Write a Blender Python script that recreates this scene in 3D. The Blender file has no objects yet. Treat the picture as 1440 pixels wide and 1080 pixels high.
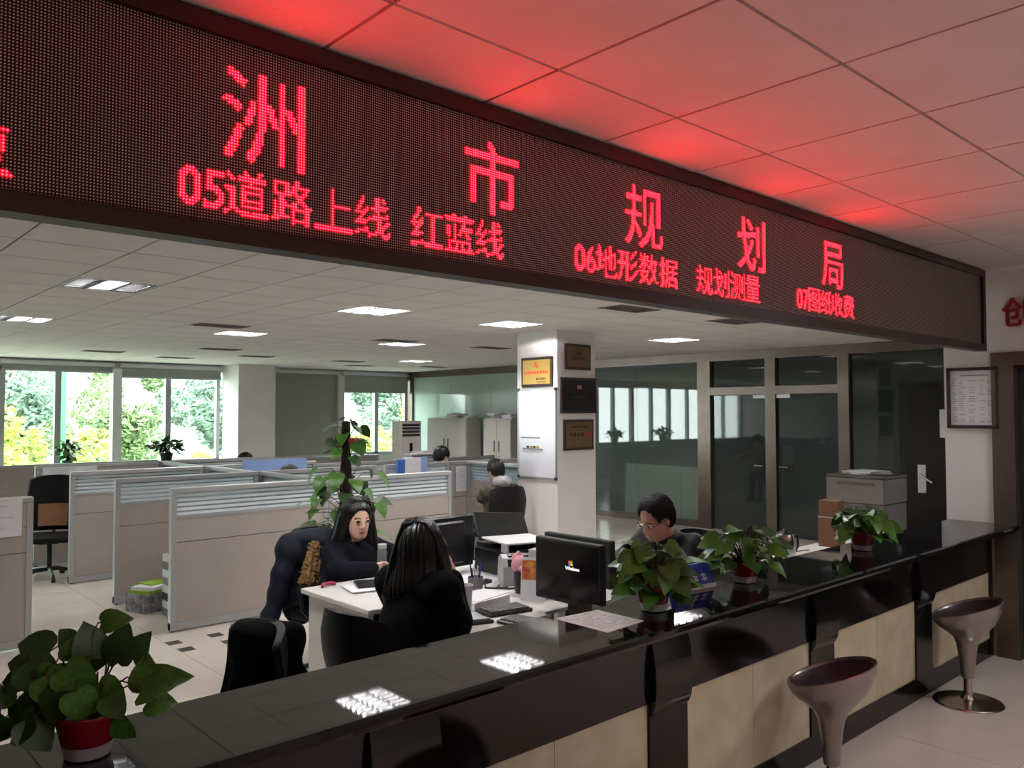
import bpy, bmesh, math, random
import numpy as np
from mathutils import Matrix, Vector, noise as mnoise

PI = math.pi
random.seed(7)
SC = bpy.context.scene
COL = SC.collection

# ------------------------------------------------------------------ camera
cam_d = bpy.data.cameras.new('camera')
cam = bpy.data.objects.new('camera', cam_d)
COL.objects.link(cam)
FOC, YAW, PIT, ROLL = 1144.06, 0.830882, 0.0352148, -0.002044
CAM_Z = 1.85
fwd = Vector((math.cos(YAW) * math.cos(PIT), math.sin(YAW) * math.cos(PIT), math.sin(PIT)))
rgt = Vector((math.sin(YAW), -math.cos(YAW), 0))
upv = rgt.cross(fwd)
r2 = math.cos(ROLL) * rgt + math.sin(ROLL) * upv
u2 = -math.sin(ROLL) * rgt + math.cos(ROLL) * upv
cam.matrix_world = Matrix(((r2.x, u2.x, -fwd.x, 0), (r2.y, u2.y, -fwd.y, 0), (r2.z, u2.z, -fwd.z, CAM_Z), (0, 0, 0, 1)))
cam_d.sensor_width = 36.0
cam_d.lens = FOC / 1440 * 36.0
cam_d.clip_start = 0.05
cam_d.clip_end = 300
SC.camera = cam

# ------------------------------------------------------------------ world, light, exposure
LAMP = 260.0          # radiance of the fluorescent tubes
SKY = 11.5
w = bpy.data.worlds.new('sky'); SC.world = w
w.use_nodes = True
bgn = w.node_tree.nodes['Background']
bgn.inputs['Color'].default_value = (0.93, 0.97, 1.0, 1)
bgn.inputs['Strength'].default_value = SKY
SC.view_settings.view_transform = 'Standard'
SC.view_settings.look = 'None'
SC.view_settings.gamma = 1.0
SC.view_settings.exposure = 0.30
SC.view_settings.use_curve_mapping = False
SC.cycles.max_bounces = 8
SC.cycles.diffuse_bounces = 4
SC.cycles.glossy_bounces = 4
SC.cycles.transparent_max_bounces = 16
SC.cycles.sample_clamp_indirect = 6.0
SC.cycles.caustics_reflective = False
SC.cycles.caustics_refractive = False

# ------------------------------------------------------------------ materials
def lin(h):
    h = h.lstrip('#')
    o = []
    for i in (0, 2, 4):
        c = int(h[i:i + 2], 16) / 255
        o.append(c / 12.92 if c <= 0.04045 else ((c + 0.055) / 1.055) ** 2.4)
    return tuple(o)

MATS = {}
def mat(name, col='#808080', rough=0.5, metal=0.0, var=0.0, scale=8.0, bump=0.0, bscale=60.0, spec=0.5,
        emit=None, estr=0.0, col2=None, coat=0.0, trans=0.0, stretch=None, sss=0.0):
    m = bpy.data.materials.new(name); m.use_nodes = True
    nt = m.node_tree; b = nt.nodes['Principled BSDF']
    c = lin(col) if isinstance(col, str) else col
    b.inputs['Base Color'].default_value = (*c, 1)
    b.inputs['Roughness'].default_value = rough
    b.inputs['Metallic'].default_value = metal
    b.inputs['Specular IOR Level'].default_value = spec
    b.inputs['Coat Weight'].default_value = coat
    b.inputs['Transmission Weight'].default_value = trans
    if sss:
        b.inputs['Subsurface Weight'].default_value = sss
        b.inputs['Subsurface Radius'].default_value = (0.02, 0.008, 0.005)
    if emit is not None:
        e = lin(emit) if isinstance(emit, str) else emit
        b.inputs['Emission Color'].default_value = (*e, 1)
        b.inputs['Emission Strength'].default_value = estr
    if var or col2 or bump:
        tc = nt.nodes.new('ShaderNodeTexCoord'); src = tc.outputs['Object']
        if stretch:
            mp = nt.nodes.new('ShaderNodeMapping'); mp.inputs['Scale'].default_value = stretch
            nt.links.new(src, mp.inputs['Vector']); src = mp.outputs['Vector']
    if var or col2:
        nz = nt.nodes.new('ShaderNodeTexNoise'); nz.inputs['Scale'].default_value = scale
        nz.inputs['Detail'].default_value = 5
        nt.links.new(src, nz.inputs['Vector'])
        rp = nt.nodes.new('ShaderNodeValToRGB')
        c2 = lin(col2) if col2 else tuple(max(0, x * (1 - var)) for x in c)
        c1 = c if col2 else tuple(min(1, x * (1 + var)) for x in c)
        rp.color_ramp.elements[0].position = 0.36; rp.color_ramp.elements[1].position = 0.64
        rp.color_ramp.elements[0].color = (*c2, 1); rp.color_ramp.elements[1].color = (*c1, 1)
        nt.links.new(nz.outputs['Fac'], rp.inputs['Fac'])
        nt.links.new(rp.outputs['Color'], b.inputs['Base Color'])
    if bump:
        n2 = nt.nodes.new('ShaderNodeTexNoise'); n2.inputs['Scale'].default_value = bscale
        nt.links.new(src, n2.inputs['Vector'])
        bp = nt.nodes.new('ShaderNodeBump'); bp.inputs['Strength'].default_value = bump
        bp.inputs['Distance'].default_value = 0.01
        nt.links.new(n2.outputs['Fac'], bp.inputs['Height'])
        nt.links.new(bp.outputs['Normal'], b.inputs['Normal'])
    MATS[name] = m
    return m

def glass_mat(name, tint, refl_rough=0.02, ior=1.5, frost=None, frost_w=0.0):
    m = bpy.data.materials.new(name); m.use_nodes = True
    nt = m.node_tree; nt.nodes.clear()
    out = nt.nodes.new('ShaderNodeOutputMaterial')
    tr = nt.nodes.new('ShaderNodeBsdfTransparent'); tr.inputs['Color'].default_value = (*tint, 1)
    gl = nt.nodes.new('ShaderNodeBsdfGlossy'); gl.inputs['Roughness'].default_value = refl_rough
    fr = nt.nodes.new('ShaderNodeFresnel'); fr.inputs['IOR'].default_value = ior
    mx = nt.nodes.new('ShaderNodeMixShader')
    base = tr.outputs[0]
    if frost:
        df = nt.nodes.new('ShaderNodeBsdfDiffuse'); df.inputs['Color'].default_value = (*frost, 1)
        m2 = nt.nodes.new('ShaderNodeMixShader'); m2.inputs[0].default_value = frost_w
        nt.links.new(tr.outputs[0], m2.inputs[1]); nt.links.new(df.outputs[0], m2.inputs[2])
        base = m2.outputs[0]
    ge = nt.nodes.new('ShaderNodeNewGeometry'); mu = nt.nodes.new('ShaderNodeMath'); mu.operation = 'MULTIPLY'
    iv = nt.nodes.new('ShaderNodeMath'); iv.operation = 'SUBTRACT'; iv.inputs[0].default_value = 1.0
    nt.links.new(ge.outputs['Backfacing'], iv.inputs[1]); nt.links.new(fr.outputs[0], mu.inputs[0]); nt.links.new(iv.outputs[0], mu.inputs[1])
    nt.links.new(mu.outputs[0], mx.inputs[0]); nt.links.new(base, mx.inputs[1]); nt.links.new(gl.outputs[0], mx.inputs[2])
    nt.links.new(mx.outputs[0], out.inputs['Surface'])
    MATS[name] = m
    return m

# ------------------------------------------------------------------ mesh helpers
def Rz(a): return Matrix.Rotation(a, 4, 'Z')
def T(x, y, z): return Matrix.Translation((x, y, z))

class MB:
    """collects shapes in one bmesh, build() links them as ONE mesh object"""
    def __init__(s): s.bm = bmesh.new(); s.sharp = True
    def box(s, c, d, rot=None, bev=0.0, seg=1):
        m = Matrix.Translation(c)
        if rot is not None: m = m @ (rot if isinstance(rot, Matrix) else Matrix.Rotation(rot, 4, 'Z'))
        m = m @ Matrix.Diagonal((d[0], d[1], d[2], 1))
        g = bmesh.ops.create_cube(s.bm, size=1.0, matrix=m)
        if bev:
            es = list({e for v in g['verts'] for e in v.link_edges})
            bmesh.ops.bevel(s.bm, geom=es, offset=bev, segments=seg, affect='EDGES', profile=0.5)
        return s
    def bb(s, x0, y0, z0, x1, y1, z1, bev=0.0, seg=1):
        return s.box(((x0 + x1) / 2, (y0 + y1) / 2, (z0 + z1) / 2), (abs(x1 - x0), abs(y1 - y0), abs(z1 - z0)), None, bev, seg)
    def raw(s, vs, fs):
        b = [s.bm.verts.new(v) for v in vs]
        for f in fs:
            try: s.bm.faces.new([b[i] for i in f])
            except ValueError: pass
        return s
    def lathe(s, prof, n=24, mat=None, cap=True):
        """profile [(r,z)...] round the z axis"""
        mt = mat or Matrix.Identity(4)
        rings = []
        for r, z in prof:
            rings.append([s.bm.verts.new(mt @ Vector((r * math.cos(2 * PI * i / n), r * math.sin(2 * PI * i / n), z))) for i in range(n)])
        for a, b in zip(rings[:-1], rings[1:]):
            for i in range(n):
                j = (i + 1) % n
                s.bm.faces.new((a[i], a[j], b[j], b[i]))
        if cap:
            if prof[0][0] > 1e-4: s.bm.faces.new(rings[0][::-1])
            if prof[-1][0] > 1e-4: s.bm.faces.new(rings[-1])
        return s
    def cyl(s, p0, p1, r0, r1=None, n=12):
        p0 = Vector(p0); p1 = Vector(p1); r1 = r0 if r1 is None else r1
        d = p1 - p0; L = d.length
        if L < 1e-6: return s
        m = Matrix.Translation(p0) @ d.to_track_quat('Z', 'Y').to_matrix().to_4x4()
        return s.lathe([(r0, 0), (r1, L)], n, m)
    def tube(s, pts, r, n=6, r1=None):
        pts = [Vector(p) for p in pts]; k = len(pts)
        rings = []; prev = None
        for i, p in enumerate(pts):
            t = (pts[min(i + 1, k - 1)] - pts[max(i - 1, 0)])
            if t.length < 1e-7: t = Vector((0, 0, 1))
            t.normalize()
            a = Vector((0, 0, 1)) if abs(t.z) < 0.9 else Vector((1, 0, 0))
            if prev is not None: a = prev
            u = (a - t * a.dot(t)); 
            if u.length < 1e-5: u = t.orthogonal()
            u.normalize(); v = t.cross(u); prev = u
            rr = r if r1 is None else r + (r1 - r) * i / max(1, k - 1)
            rings.append([s.bm.verts.new(p + (u * math.cos(2 * PI * j / n) + v * math.sin(2 * PI * j / n)) * rr) for j in range(n)])
        for a, b in zip(rings[:-1], rings[1:]):
            for i in range(n):
                j = (i + 1) % n
                s.bm.faces.new((a[i], a[j], b[j], b[i]))
        s.bm.faces.new(rings[0][::-1]); s.bm.faces.new(rings[-1])
        return s
    def ball(s, c, r, n=12, m=8, rot=None):
        c = Vector(c); r = (r, r, r) if not hasattr(r, '__len__') else r
        mt = Matrix.Translation(c) @ (rot or Matrix.Identity(4)) @ Matrix.Diagonal((r[0], r[1], r[2], 1))
        bmesh.ops.create_uvsphere(s.bm, u_segments=n, v_segments=m, radius=1.0, matrix=mt)
        return s
    def sheet(s, fn, nu, nv, thick=0.0):
        """grid surface fn(u,v)->(x,y,z), u,v in 0..1; thick>0 makes it a solid shell"""
        P = [[Vector(fn(i / nu, j / nv)) for j in range(nv + 1)] for i in range(nu + 1)]
        V = [[s.bm.verts.new(p) for p in row] for row in P]
        for i in range(nu):
            for j in range(nv):
                s.bm.faces.new((V[i][j], V[i + 1][j], V[i + 1][j + 1], V[i][j + 1]))
        if thick:
            N = [[None] * (nv + 1) for _ in range(nu + 1)]
            for i in range(nu + 1):
                for j in range(nv + 1):
                    a = P[min(i + 1, nu)][j] - P[max(i - 1, 0)][j]; b = P[i][min(j + 1, nv)] - P[i][max(j - 1, 0)]
                    n = a.cross(b); n = n.normalized() if n.length > 1e-9 else Vector((0, 0, 1))
                    N[i][j] = s.bm.verts.new(P[i][j] - n * thick)
            for i in range(nu):
                for j in range(nv):
                    s.bm.faces.new((N[i][j], N[i][j + 1], N[i + 1][j + 1], N[i + 1][j]))
            for i in range(nu):
                s.bm.faces.new((V[i][0], N[i][0], N[i + 1][0], V[i + 1][0])); s.bm.faces.new((V[i][nv], V[i + 1][nv], N[i + 1][nv], N[i][nv]))
            for j in range(nv):
                s.bm.faces.new((V[0][j], V[0][j + 1], N[0][j + 1], N[0][j])); s.bm.faces.new((V[nu][j], N[nu][j], N[nu][j + 1], V[nu][j + 1]))
        return s
    def data(s, name, mt, smooth=None):
        bmesh.ops.recalc_face_normals(s.bm, faces=s.bm.faces)
        me = bpy.data.meshes.new(name); s.bm.to_mesh(me); s.bm.free()
        if smooth:
            me.polygons.foreach_set('use_smooth', [True] * len(me.polygons))
            me.set_sharp_from_angle(angle=math.radians(smooth))
        me.materials.append(MATS[mt] if isinstance(mt, str) else mt)
        return me
    def build(s, name, mt, parent=None, smooth=None, mw=None):
        return link(name, s.data(name, mt, smooth), parent, mw)

def link(name, me, parent=None, mw=None):
    o = bpy.data.objects.new(name, me); COL.objects.link(o)
    if parent: o.parent = parent
    if mw is not None: o.matrix_local = mw
    return o

def tag(o, label, cat, group=None, kind=None):
    if label: o['label'] = label
    if cat: o['category'] = cat
    if group: o['group'] = group
    if kind: o['kind'] = kind
    return o
def thing(name, label, cat, loc=(0, 0, 0), rz=0.0, group=None):
    o = bpy.data.objects.new(name, None); COL.objects.link(o)
    o.location = loc; o.rotation_euler = (0, 0, rz)
    o.empty_display_size = 0.1
    return tag(o, label, cat, group)
def struct(o, label=None):
    o['kind'] = 'structure'
    if label: o['label'] = label
    return o
def copy_tree(o, parent=None):
    c = o.copy(); COL.objects.link(c); c.parent = parent
    for ch in list(o.children): copy_tree(ch, c)
    return c

def text_data(body, size, ext, mt, align='CENTER', bold=0.0):
    cu = bpy.data.curves.new('lettering', 'FONT'); cu.body = body; cu.size = size
    cu.extrude = ext; cu.align_x = align; cu.align_y = 'CENTER'; cu.resolution_u = 3; cu.offset = bold
    ob = bpy.data.objects.new('lettering', cu); COL.objects.link(ob)
    dg = bpy.context.evaluated_depsgraph_get()
    me = bpy.data.meshes.new_from_object(ob.evaluated_get(dg))
    bpy.data.objects.remove(ob); bpy.data.curves.remove(cu)
    me.materials.clear(); me.materials.append(MATS[mt])
    return me

# palette ----------------------------------------------------------
mat('ceiling_tile', '#dbd7d4', 0.9, var=0.035, scale=3, bump=0.12, bscale=90)
mat('ceiling_grid', '#6d6664', 0.7)
mat('white_wall', '#d9d5d3', 0.75, var=0.03, scale=2)
mat('sill_wall', '#c8c8c4', 0.7)
mat('floor_tile', '#c9bfb5', 0.12, var=0.05, scale=1.5, spec=0.45)
mat('grout', '#8e867d', 0.8)
mat('dark_inlay', '#3a3634', 0.25)
mat('black_stone', '#0d0d0f', 0.03, var=0.5, scale=120, spec=0.55)
mat('black_apron', '#0b0a0a', 0.14, spec=0.4)
mat('marble', '#c9bda4', 0.35, col2='#b7a98e', scale=5.5, bump=0.04, bscale=20)
mat('bronze', '#6f635c', 0.32, metal=0.75, var=0.08, scale=3)
mat('black_plastic', '#141414', 0.38)
mat('board_frame', '#2a1a1c', 0.45)
mat('led_face', '#160a0d', 0.6)
mat('led_lens', '#e2d2d2', 0.35)
mat('alu', '#a9aaad', 0.35, metal=0.6)
mat('white_alu', '#c4c5c6', 0.4)
mat('blind', '#8f918d', 0.85, var=0.05, scale=4, stretch=(20, 1, 1))
mat('chrome', '#b9b4b0', 0.22, metal=1.0)
mat('silver_paint', '#938d8b', 0.28, metal=0.75, coat=0.3)
mat('paper', '#dcdadf', 0.75, var=0.03, scale=20)
mat('dark_wood', '#120b09', 0.4, spec=.25, var=0.25, scale=6, stretch=(1, 1, 0.1))
mat('ink', '#2c2b2d', 0.8)
mat('ink_grey', '#8b888b', 0.8)
glass_mat('window_glass', (0.93, 0.98, 0.95), 0.0, 1.45)
glass_mat('partition_glass', (0.80, 0.88, 0.85), 0.02, 1.8, frost=(0.25, 0.31, 0.29), frost_w=0.18)
glass_mat('frosted_glass', (0.55, 0.66, 0.62), 0.06, 1.6, frost=(0.47, 0.57, 0.53), frost_w=0.8)
glass_mat('door_glass', (0.28, 0.33, 0.31), 0.03, 1.6, frost=(0.05, 0.065, 0.06), frost_w=0.5)
mat('red_led', (0.02, 0.0, 0.0), 0.4, emit=(1.0, 0.0005, 0.0022), estr=29.0)
mat('red_led_core', (0.05, 0.0, 0.0), 0.4, emit=(1.0, 0.011, 0.018), estr=29.0)
mat('tube_light', '#ffffff', 0.4, emit=(1.0, 0.98, 0.96), estr=LAMP)
mat('added_tube_lobby', '#ffffff', 0.4, emit=(1.0, 0.99, 0.98), estr=LAMP * 0.88)  # tubes of the added, unseen lobby lights
mat('louvre_grey', '#504f50', 0.6)
# ================================================================== the setting
FRONT_Z, REAR_Z = 2.925, 2.80
WX = 6.93            # face of the end wall of the lobby
GX = 11.1            # glass partition
WY = 15.8            # window wall
DX, DY = -3.2, -3.4  # wall behind / beside the photographer

# floor ------------------------------------------------------------
flo = struct(MB().bb(DX, DY, -0.12, 14.5, WY + .2, -0.012).build('floor', 'grout'))
flo['label'] = 'glossy cream tiled office floor'
TS = 0.8
def tile_md():
    return MB().bb(0.002, 0.002, -0.012, TS - 0.002, TS - 0.002, 0.0).data('floor_tile', 'floor_tile')
tmd = tile_md()
rest = MB()
nx = int((GX - DX) / TS) + 5; ny = int((WY - DY) / TS) + 1
for i in range(nx):
    for j in range(ny):
        x = DX + .0 + i * TS; y = DY + j * TS
        if x > 14.2 or y > WY: continue
        near = (2.0 < x < 7.2 and -1.3 < y < 2.2) or (0.4 < x < 5.4 and 3.6 < y < 10.2) or (x > 4.5 and x < 11 and 2.4 < y < 6)
        if near:
            link('tile', tmd, flo, T(x, y, 0))
        else:
            rest.bb(x + .002, y + .002, -.012, x + TS - .002, y + TS - .002, 0)
r = rest.build('tile_field', 'floor_tile', flo); r['kind'] = 'stuff'
imd = MB().bb(-.055, -.055, 0, .055, .055, .0015).data('inlay', 'dark_inlay')
for x, y in ((2.40, 8.16), (2.41, 7.94), (2.452, 6.741), (2.46, 6.491), (2.794, 6.739), (2.798, 6.476)):
    link('inlay_tile', imd, flo, T(x, y, 0))

# ceilings ---------------------------------------------------------
FIX_REAR = [(1.80, 6.56), (4.17, 6.60), (5.84, 6.57), (8.75, 6.58), (1.92, 9.2), (4.17, 9.1), (6.69, 9.2), (8.69, 12.05), (1.85, 3.9), (4.17, 3.9), (6.5, 3.9)]  # last three are added, hidden by the board, to brighten desks and counter
VENTS = [(3.6, 8.63), (4.92, 11.8), (5.99, 12.9), (5.09, 14.1), (3.75, 13.37), (6.06, 8.92), (7.78, 8.98),
         (7.84, 13.04), (8.71, 14.08), (10.15, 13.5), (5.80, 4.76), (7.43, 4.71)]
FIX_LOBBY_ADDED = [(4.9, -1.1), (1.5, -1.1), (5.6, 0.15)]  # added lobby lights, out of view, to bring up the counter brightness
P1, P2 = 0.62, 0.58
def ceiling(name, z, x0, x1, y0, y1, gx, gy, pt, near, cells, label):
    c = struct(MB().bb(x0, y0, z + .10, x1, y1, z + .13).build(name, 'ceiling_grid'), label)
    md = MB().bb(.006, .006, 0, pt - .006, pt - .006, .012).data('ceiling_tile', 'ceiling_tile')
    rest = MB()
    i0 = math.floor((x0 - gx) / pt); i1 = math.ceil((x1 - gx) / pt)
    j0 = math.floor((y0 - gy) / pt); j1 = math.ceil((y1 - gy) / pt)
    for i in range(i0, i1):
        for j in range(j0, j1):
            x = gx + i * pt; y = gy + j * pt
            if (i, j) in cells: continue
            xa, xb, ya, yb = max(x, x0), min(x + pt, x1), max(y, y0), min(y + pt, y1)
            if xb - xa < .03 or yb - ya < .03: continue
            whole = xb - xa > pt - .001 and yb - ya > pt - .001
            if near(x, y):
                if whole: link('tile', md, c, T(x, y, z))
                else: MB().bb(xa + .006, ya + .006, z, xb - .006, yb - .006, z + .012).build('tile', 'ceiling_tile', c)
            else:
                rest.bb(xa + .006, ya + .006, z, xb - .006, yb - .006, z + .012)
    rr = rest.build('tile_field', 'ceiling_tile', c); rr['kind'] = 'stuff'
    return c
def snap(gx, gy, pt, pts):
    return [(math.floor((x - gx) / pt), math.floor((y - gy) / pt)) for x, y in pts]
GF = (3.047, 1.141); GR = (0.98, 4.455)
cells_f = snap(*GF, P1, FIX_LOBBY_ADDED); cells_r = snap(*GR, P2, FIX_REAR)
ceiling('ceiling_front', FRONT_Z, DX, WX + .2, DY, 2.22, *GF, P1, lambda x, y: x > .5 and y > -1.3, set(cells_f), 'white tiled ceiling over the lobby')
ceiling('ceiling_rear', REAR_Z, DX, 14.5, 2.22, WY + .2, *GR, P2, lambda x, y: -.2 < x < 8.5 and 2.2 < y < 11 and y < 6 + x * 1.6, set(cells_r), 'white tiled ceiling over the open office')
struct(MB().bb(DX, 2.19, REAR_Z, 14.5, 2.219, FRONT_Z + .12).build('trim_1', 'white_wall'), 'step between the two ceilings behind the display board')

# walls ------------------------------------------------------------
struct(MB().bb(DX - .15, DY - .15, 0, DX, WY + .2, 3.0).build('wall_left', 'white_wall'), 'white wall left of the office')
struct(MB().bb(DX, DY - .15, 0, WX + .2, DY, 3.0).build('wall_front', 'white_wall'), 'white wall behind the lobby')
# end wall of the lobby: pier, lintel over the glass door
ew = MB()
ew.bb(WX, 2.125, 0, WX + .2, 2.47, FRONT_Z + .05)
ew.bb(WX, DY, 2.30, WX + .2, 2.125, FRONT_Z + .05)
ew.bb(WX, DY, 0, WX + .2, -1.2, 2.30)
struct(ew.build('wall_right', 'white_wall'), 'white end wall of the lobby with a lintel over the side door')
# bronze framed glass side door at the right edge of the picture
d1 = bpy.data.objects.new('door_1', None); COL.objects.link(d1); struct(d1, 'bronze framed dark glass side door in the end wall')
f = MB(); f.bb(WX - .03, 1.97, 0, WX + .21, 2.124, 2.30); f.bb(WX - .03, .95, 2.2, WX + .21, 1.97, 2.30); f.bb(WX - .03, -.1, 2.2, WX + .21, .95, 2.30)
f.bb(WX - .03, -1.2, 0, WX + .21, -1.1, 2.30); f.bb(WX - .03, -1.1, 2.2, WX + .21, -.1, 2.30)
f.build('door_frame', 'bronze', d1)
MB().bb(WX + .06, -1.1, 0, WX + .08, .4, 2.2).build('door_panel', 'door_glass', d1)
MB().bb(WX + .06, .42, 0, WX + .08, 1.97, 2.2).build('door_panel', 'door_glass', d1)
MB().bb(WX + .2, -1.2, 0, WX + .24, 2.06, 2.3).build('door_back', 'dark_wood', d1)
MB().bb(WX + .02, 1.84, .95, WX + .06, 1.90, 1.16, bev=.004).build('lock_plate', 'white_alu', d1)
struct(MB().bb(WX + .2, 2.2, 0, GX, 2.3, REAR_Z + .05).build('wall_inner', 'white_wall'), 'wall running back from the lobby pier')

# window wall --------------------------------------------------------
wb = MB()
wb.bb(DX, WY, 0, 14.5, WY + .2, .90)
wb.bb(DX, WY, 2.66, 14.5, WY + .2, REAR_Z + .05)
wb.bb(11.3, WY, .9, 14.5, WY + .2, 2.66)
struct(wb.build('wall_back', 'sill_wall'), 'low sill wall and header of the window front')
struct(MB().bb(DX, WY - .22, .86, 6.6, WY, .90).build('trim_2', 'white_alu'), 'pale window sill ledge')
# window bays: (x0, x1, mullions, blind bottom)
BAYS = [(-3.2, -1.0, [-2.1], 2.5), (-1.0, 1.0, [0.0], 2.55), (1.0, 2.85, [1.9], 2.5), (2.85, 4.66, [3.72], 2.575), (4.66, 6.6, [5.60], 2.51),
        (7.5, 9.26, [8.4], 0.93), (9.26, 11.1, [10.25], 2.30)]
for k, (x0, x1, ms, bz) in enumerate(BAYS):
    wn = bpy.data.objects.new('window_%d' % (k + 1), None); COL.objects.link(wn)
    struct(wn, 'aluminium framed office window looking onto trees')
    f = MB()
    f.bb(x0, WY + .02, .9, x0 + .07, WY + .12, 2.66); f.bb(x1 - .07, WY + .02, .9, x1, WY + .12, 2.66)
    f.bb(x0, WY + .02, .9, x1, WY + .12, .97); f.bb(x0, WY + .02, 2.6, x1, WY + .12, 2.66)
    for m in ms: f.bb(m - .05, WY + .02, .9, m + .05, WY + .12, 2.66)
    f.build('window_frame', 'alu', wn)
    e = [x0 + .07] + [q for m in ms for q in (m - .05, m + .05)] + [x1 - .07]
    for a, b in zip(e[::2], e[1::2]):
        MB().bb(a, WY + .065, .97, b, WY + .071, 2.6).build('pane', 'window_glass', wn)
# thick posts between the bays and the deep white column
for k, x in enumerate((4.66, 9.26)):
    struct(MB().bb(x - .09, WY - .14, .86, x + .06, WY + .02, 2.66).build('trim_%d' % (k + 3), 'white_alu'), 'white post between two windows')
struct(MB().bb(6.64, 15.05, 0, 7.40, WY, REAR_Z + .03).build('wall_column', 'white_wall'), 'broad white column in the window front')

# glass partition ------------------------------------------------------
gp = bpy.data.objects.new('wall_glass', None); COL.objects.link(gp); struct(gp, 'green tinted glass partition in a bronze frame')
f = MB()
f.bb(GX - .02, 2.3, 2.66, GX + .10, WY, REAR_Z + .03)
for a, b in ((7.45, 7.69), (6.31, 6.48), (5.19, 5.35)): f.bb(GX - .03, a, 0, GX + .10, b, 2.67)
f.bb(GX - .03, 5.35, 2.12, GX + .10, 6.31, 2.24); f.bb(GX - .03, 6.48, 2.12, GX + .10, 7.45, 2.24)
f.bb(GX - .02, 7.69, 0, GX + .08, WY, .10)
f.bb(GX - .02, 15.6, 0, GX + .10, WY, 2.67)
f.build('frame', 'bronze', gp)
for a, b in ((7.69, 8.97), (8.975, 10.25), (10.255, 11.53), (11.535, 12.82), (12.825, 14.2), (14.205, 15.6)):
    MB().bb(GX + .03, a, .10, GX + .042, b, 2.66).build('glass_panel', 'partition_glass' if b < 10.3 else 'frosted_glass', gp)
MB().bb(GX + .03, 5.35, 2.24, GX + .042, 6.31, 2.66).build('glass_panel', 'door_glass', gp)
MB().bb(GX + .03, 6.48, 2.24, GX + .042, 7.45, 2.66).build('glass_panel', 'door_glass', gp)
MB().bb(GX + .03, 4.53, .0, GX + .042, 5.19, 2.66).build('glass_panel', 'door_glass', gp)
MB().bb(GX + .03, 2.3, 2.22, GX + .042, 4.53, 2.66).build('glass_panel', 'door_glass', gp)
for k, (a, b) in enumerate(((6.48, 7.45), (5.35, 6.31))):
    d = bpy.data.objects.new('door_%d' % (k + 2), None); COL.objects.link(d)
    struct(d, 'frameless glass door, the one nearer the white column' if k == 0 else 'frameless glass door, the one nearer the copier')
    MB().bb(GX + .03, a + .01, .01, GX + .042, b - .01, 2.11).build('door_panel', 'door_glass', d)
    MB().bb(GX + .0, (a if k == 0 else b - .22), 2.06, GX + .07, (a + .22 if k == 0 else b), 2.115).build('door_closer', 'white_alu', d)
    h = MB(); yy = b - .12 if k == 1 else a + .12
    h.cyl((GX - .03, yy, 1.04), (GX + .03, yy, 1.04), .012); h.cyl((GX - .03, yy - .07, 1.04), (GX - .03, yy + .07, 1.04), .012)
    h.build('door_handle', 'chrome', d)
d4 = bpy.data.objects.new('door_4', None); COL.objects.link(d4); struct(d4, 'dark wooden door with a steel lever handle')
MB().bb(GX + .0, 2.95, 0, GX + .06, 4.53, 2.22).build('door_frame', 'dark_wood', d4)
MB().bb(GX - .02, 3.05, .01, GX + .03, 4.45, 2.16, bev=.004).build('door_panel', 'dark_wood', d4)
hp = MB(); hp.bb(GX - .035, 4.19, .80, GX - .02, 4.29, 1.16, bev=.003); hp.build('handle_plate', 'white_alu', d4)
hp = MB(); hp.cyl((GX - .07, 4.24, 1.03), (GX - .02, 4.24, 1.03), .013); hp.cyl((GX - .07, 4.25, 1.035), (GX - .07, 4.10, .94), .013); hp.build('door_handle', 'chrome', d4)
# room behind the glass
struct(MB().bb(14.3, 2.3, 0, 14.5, WY, REAR_Z + .05).build('wall_far', 'white_wall'), 'wall of the dim room behind the glass partition')
struct(MB().bb(GX + .1, 2.3, 0, 14.3, 2.4, REAR_Z + .05).build('wall_side', 'white_wall'), 'side wall of the dim room behind the glass')

# free standing column ---------------------------------------------------
CX0, CY0 = 6.617, 6.489
struct(MB().bb(CX0, CY0, 0, CX0 + .655, CY0 + .67, REAR_Z + .03, bev=.006).build('wall_pillar', 'white_wall'), 'square white pillar carrying a whiteboard and plaques')

# ================================================================== display board
BY, BZ0, BZ1 = 2.105, 2.306, 2.915
BX0, BX1 = -1.6, 6.77
PT = (BZ1 - .05 - BZ0 - .05) / 64
board = thing('led_display_board', 'long black dot matrix display hanging from the ceiling with red running text', 'display', ((BX0 + BX1) / 2, BY + .04, BZ0))
def wl(parent): return Matrix.Translation(-Vector(parent.location))
f = MB()
for a in ((BX0, BZ0, BX1, BZ0 + .05), (BX0, BZ1 - .05, BX1, BZ1), (BX0, BZ0 + .05, BX0 + .05, BZ1 - .05), (BX1 - .05, BZ0 + .05, BX1, BZ1 - .05)):
    f.bb(a[0], BY, a[1], a[2], BY + .08, a[3])
f.build('frame', 'board_frame', board, mw=wl(board))
MB().bb(BX0 + .05, BY + .022, BZ0 + .05, BX1 - .05, BY + .06, BZ1 - .05).build('screen', 'led_face', board, mw=wl(board))

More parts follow.
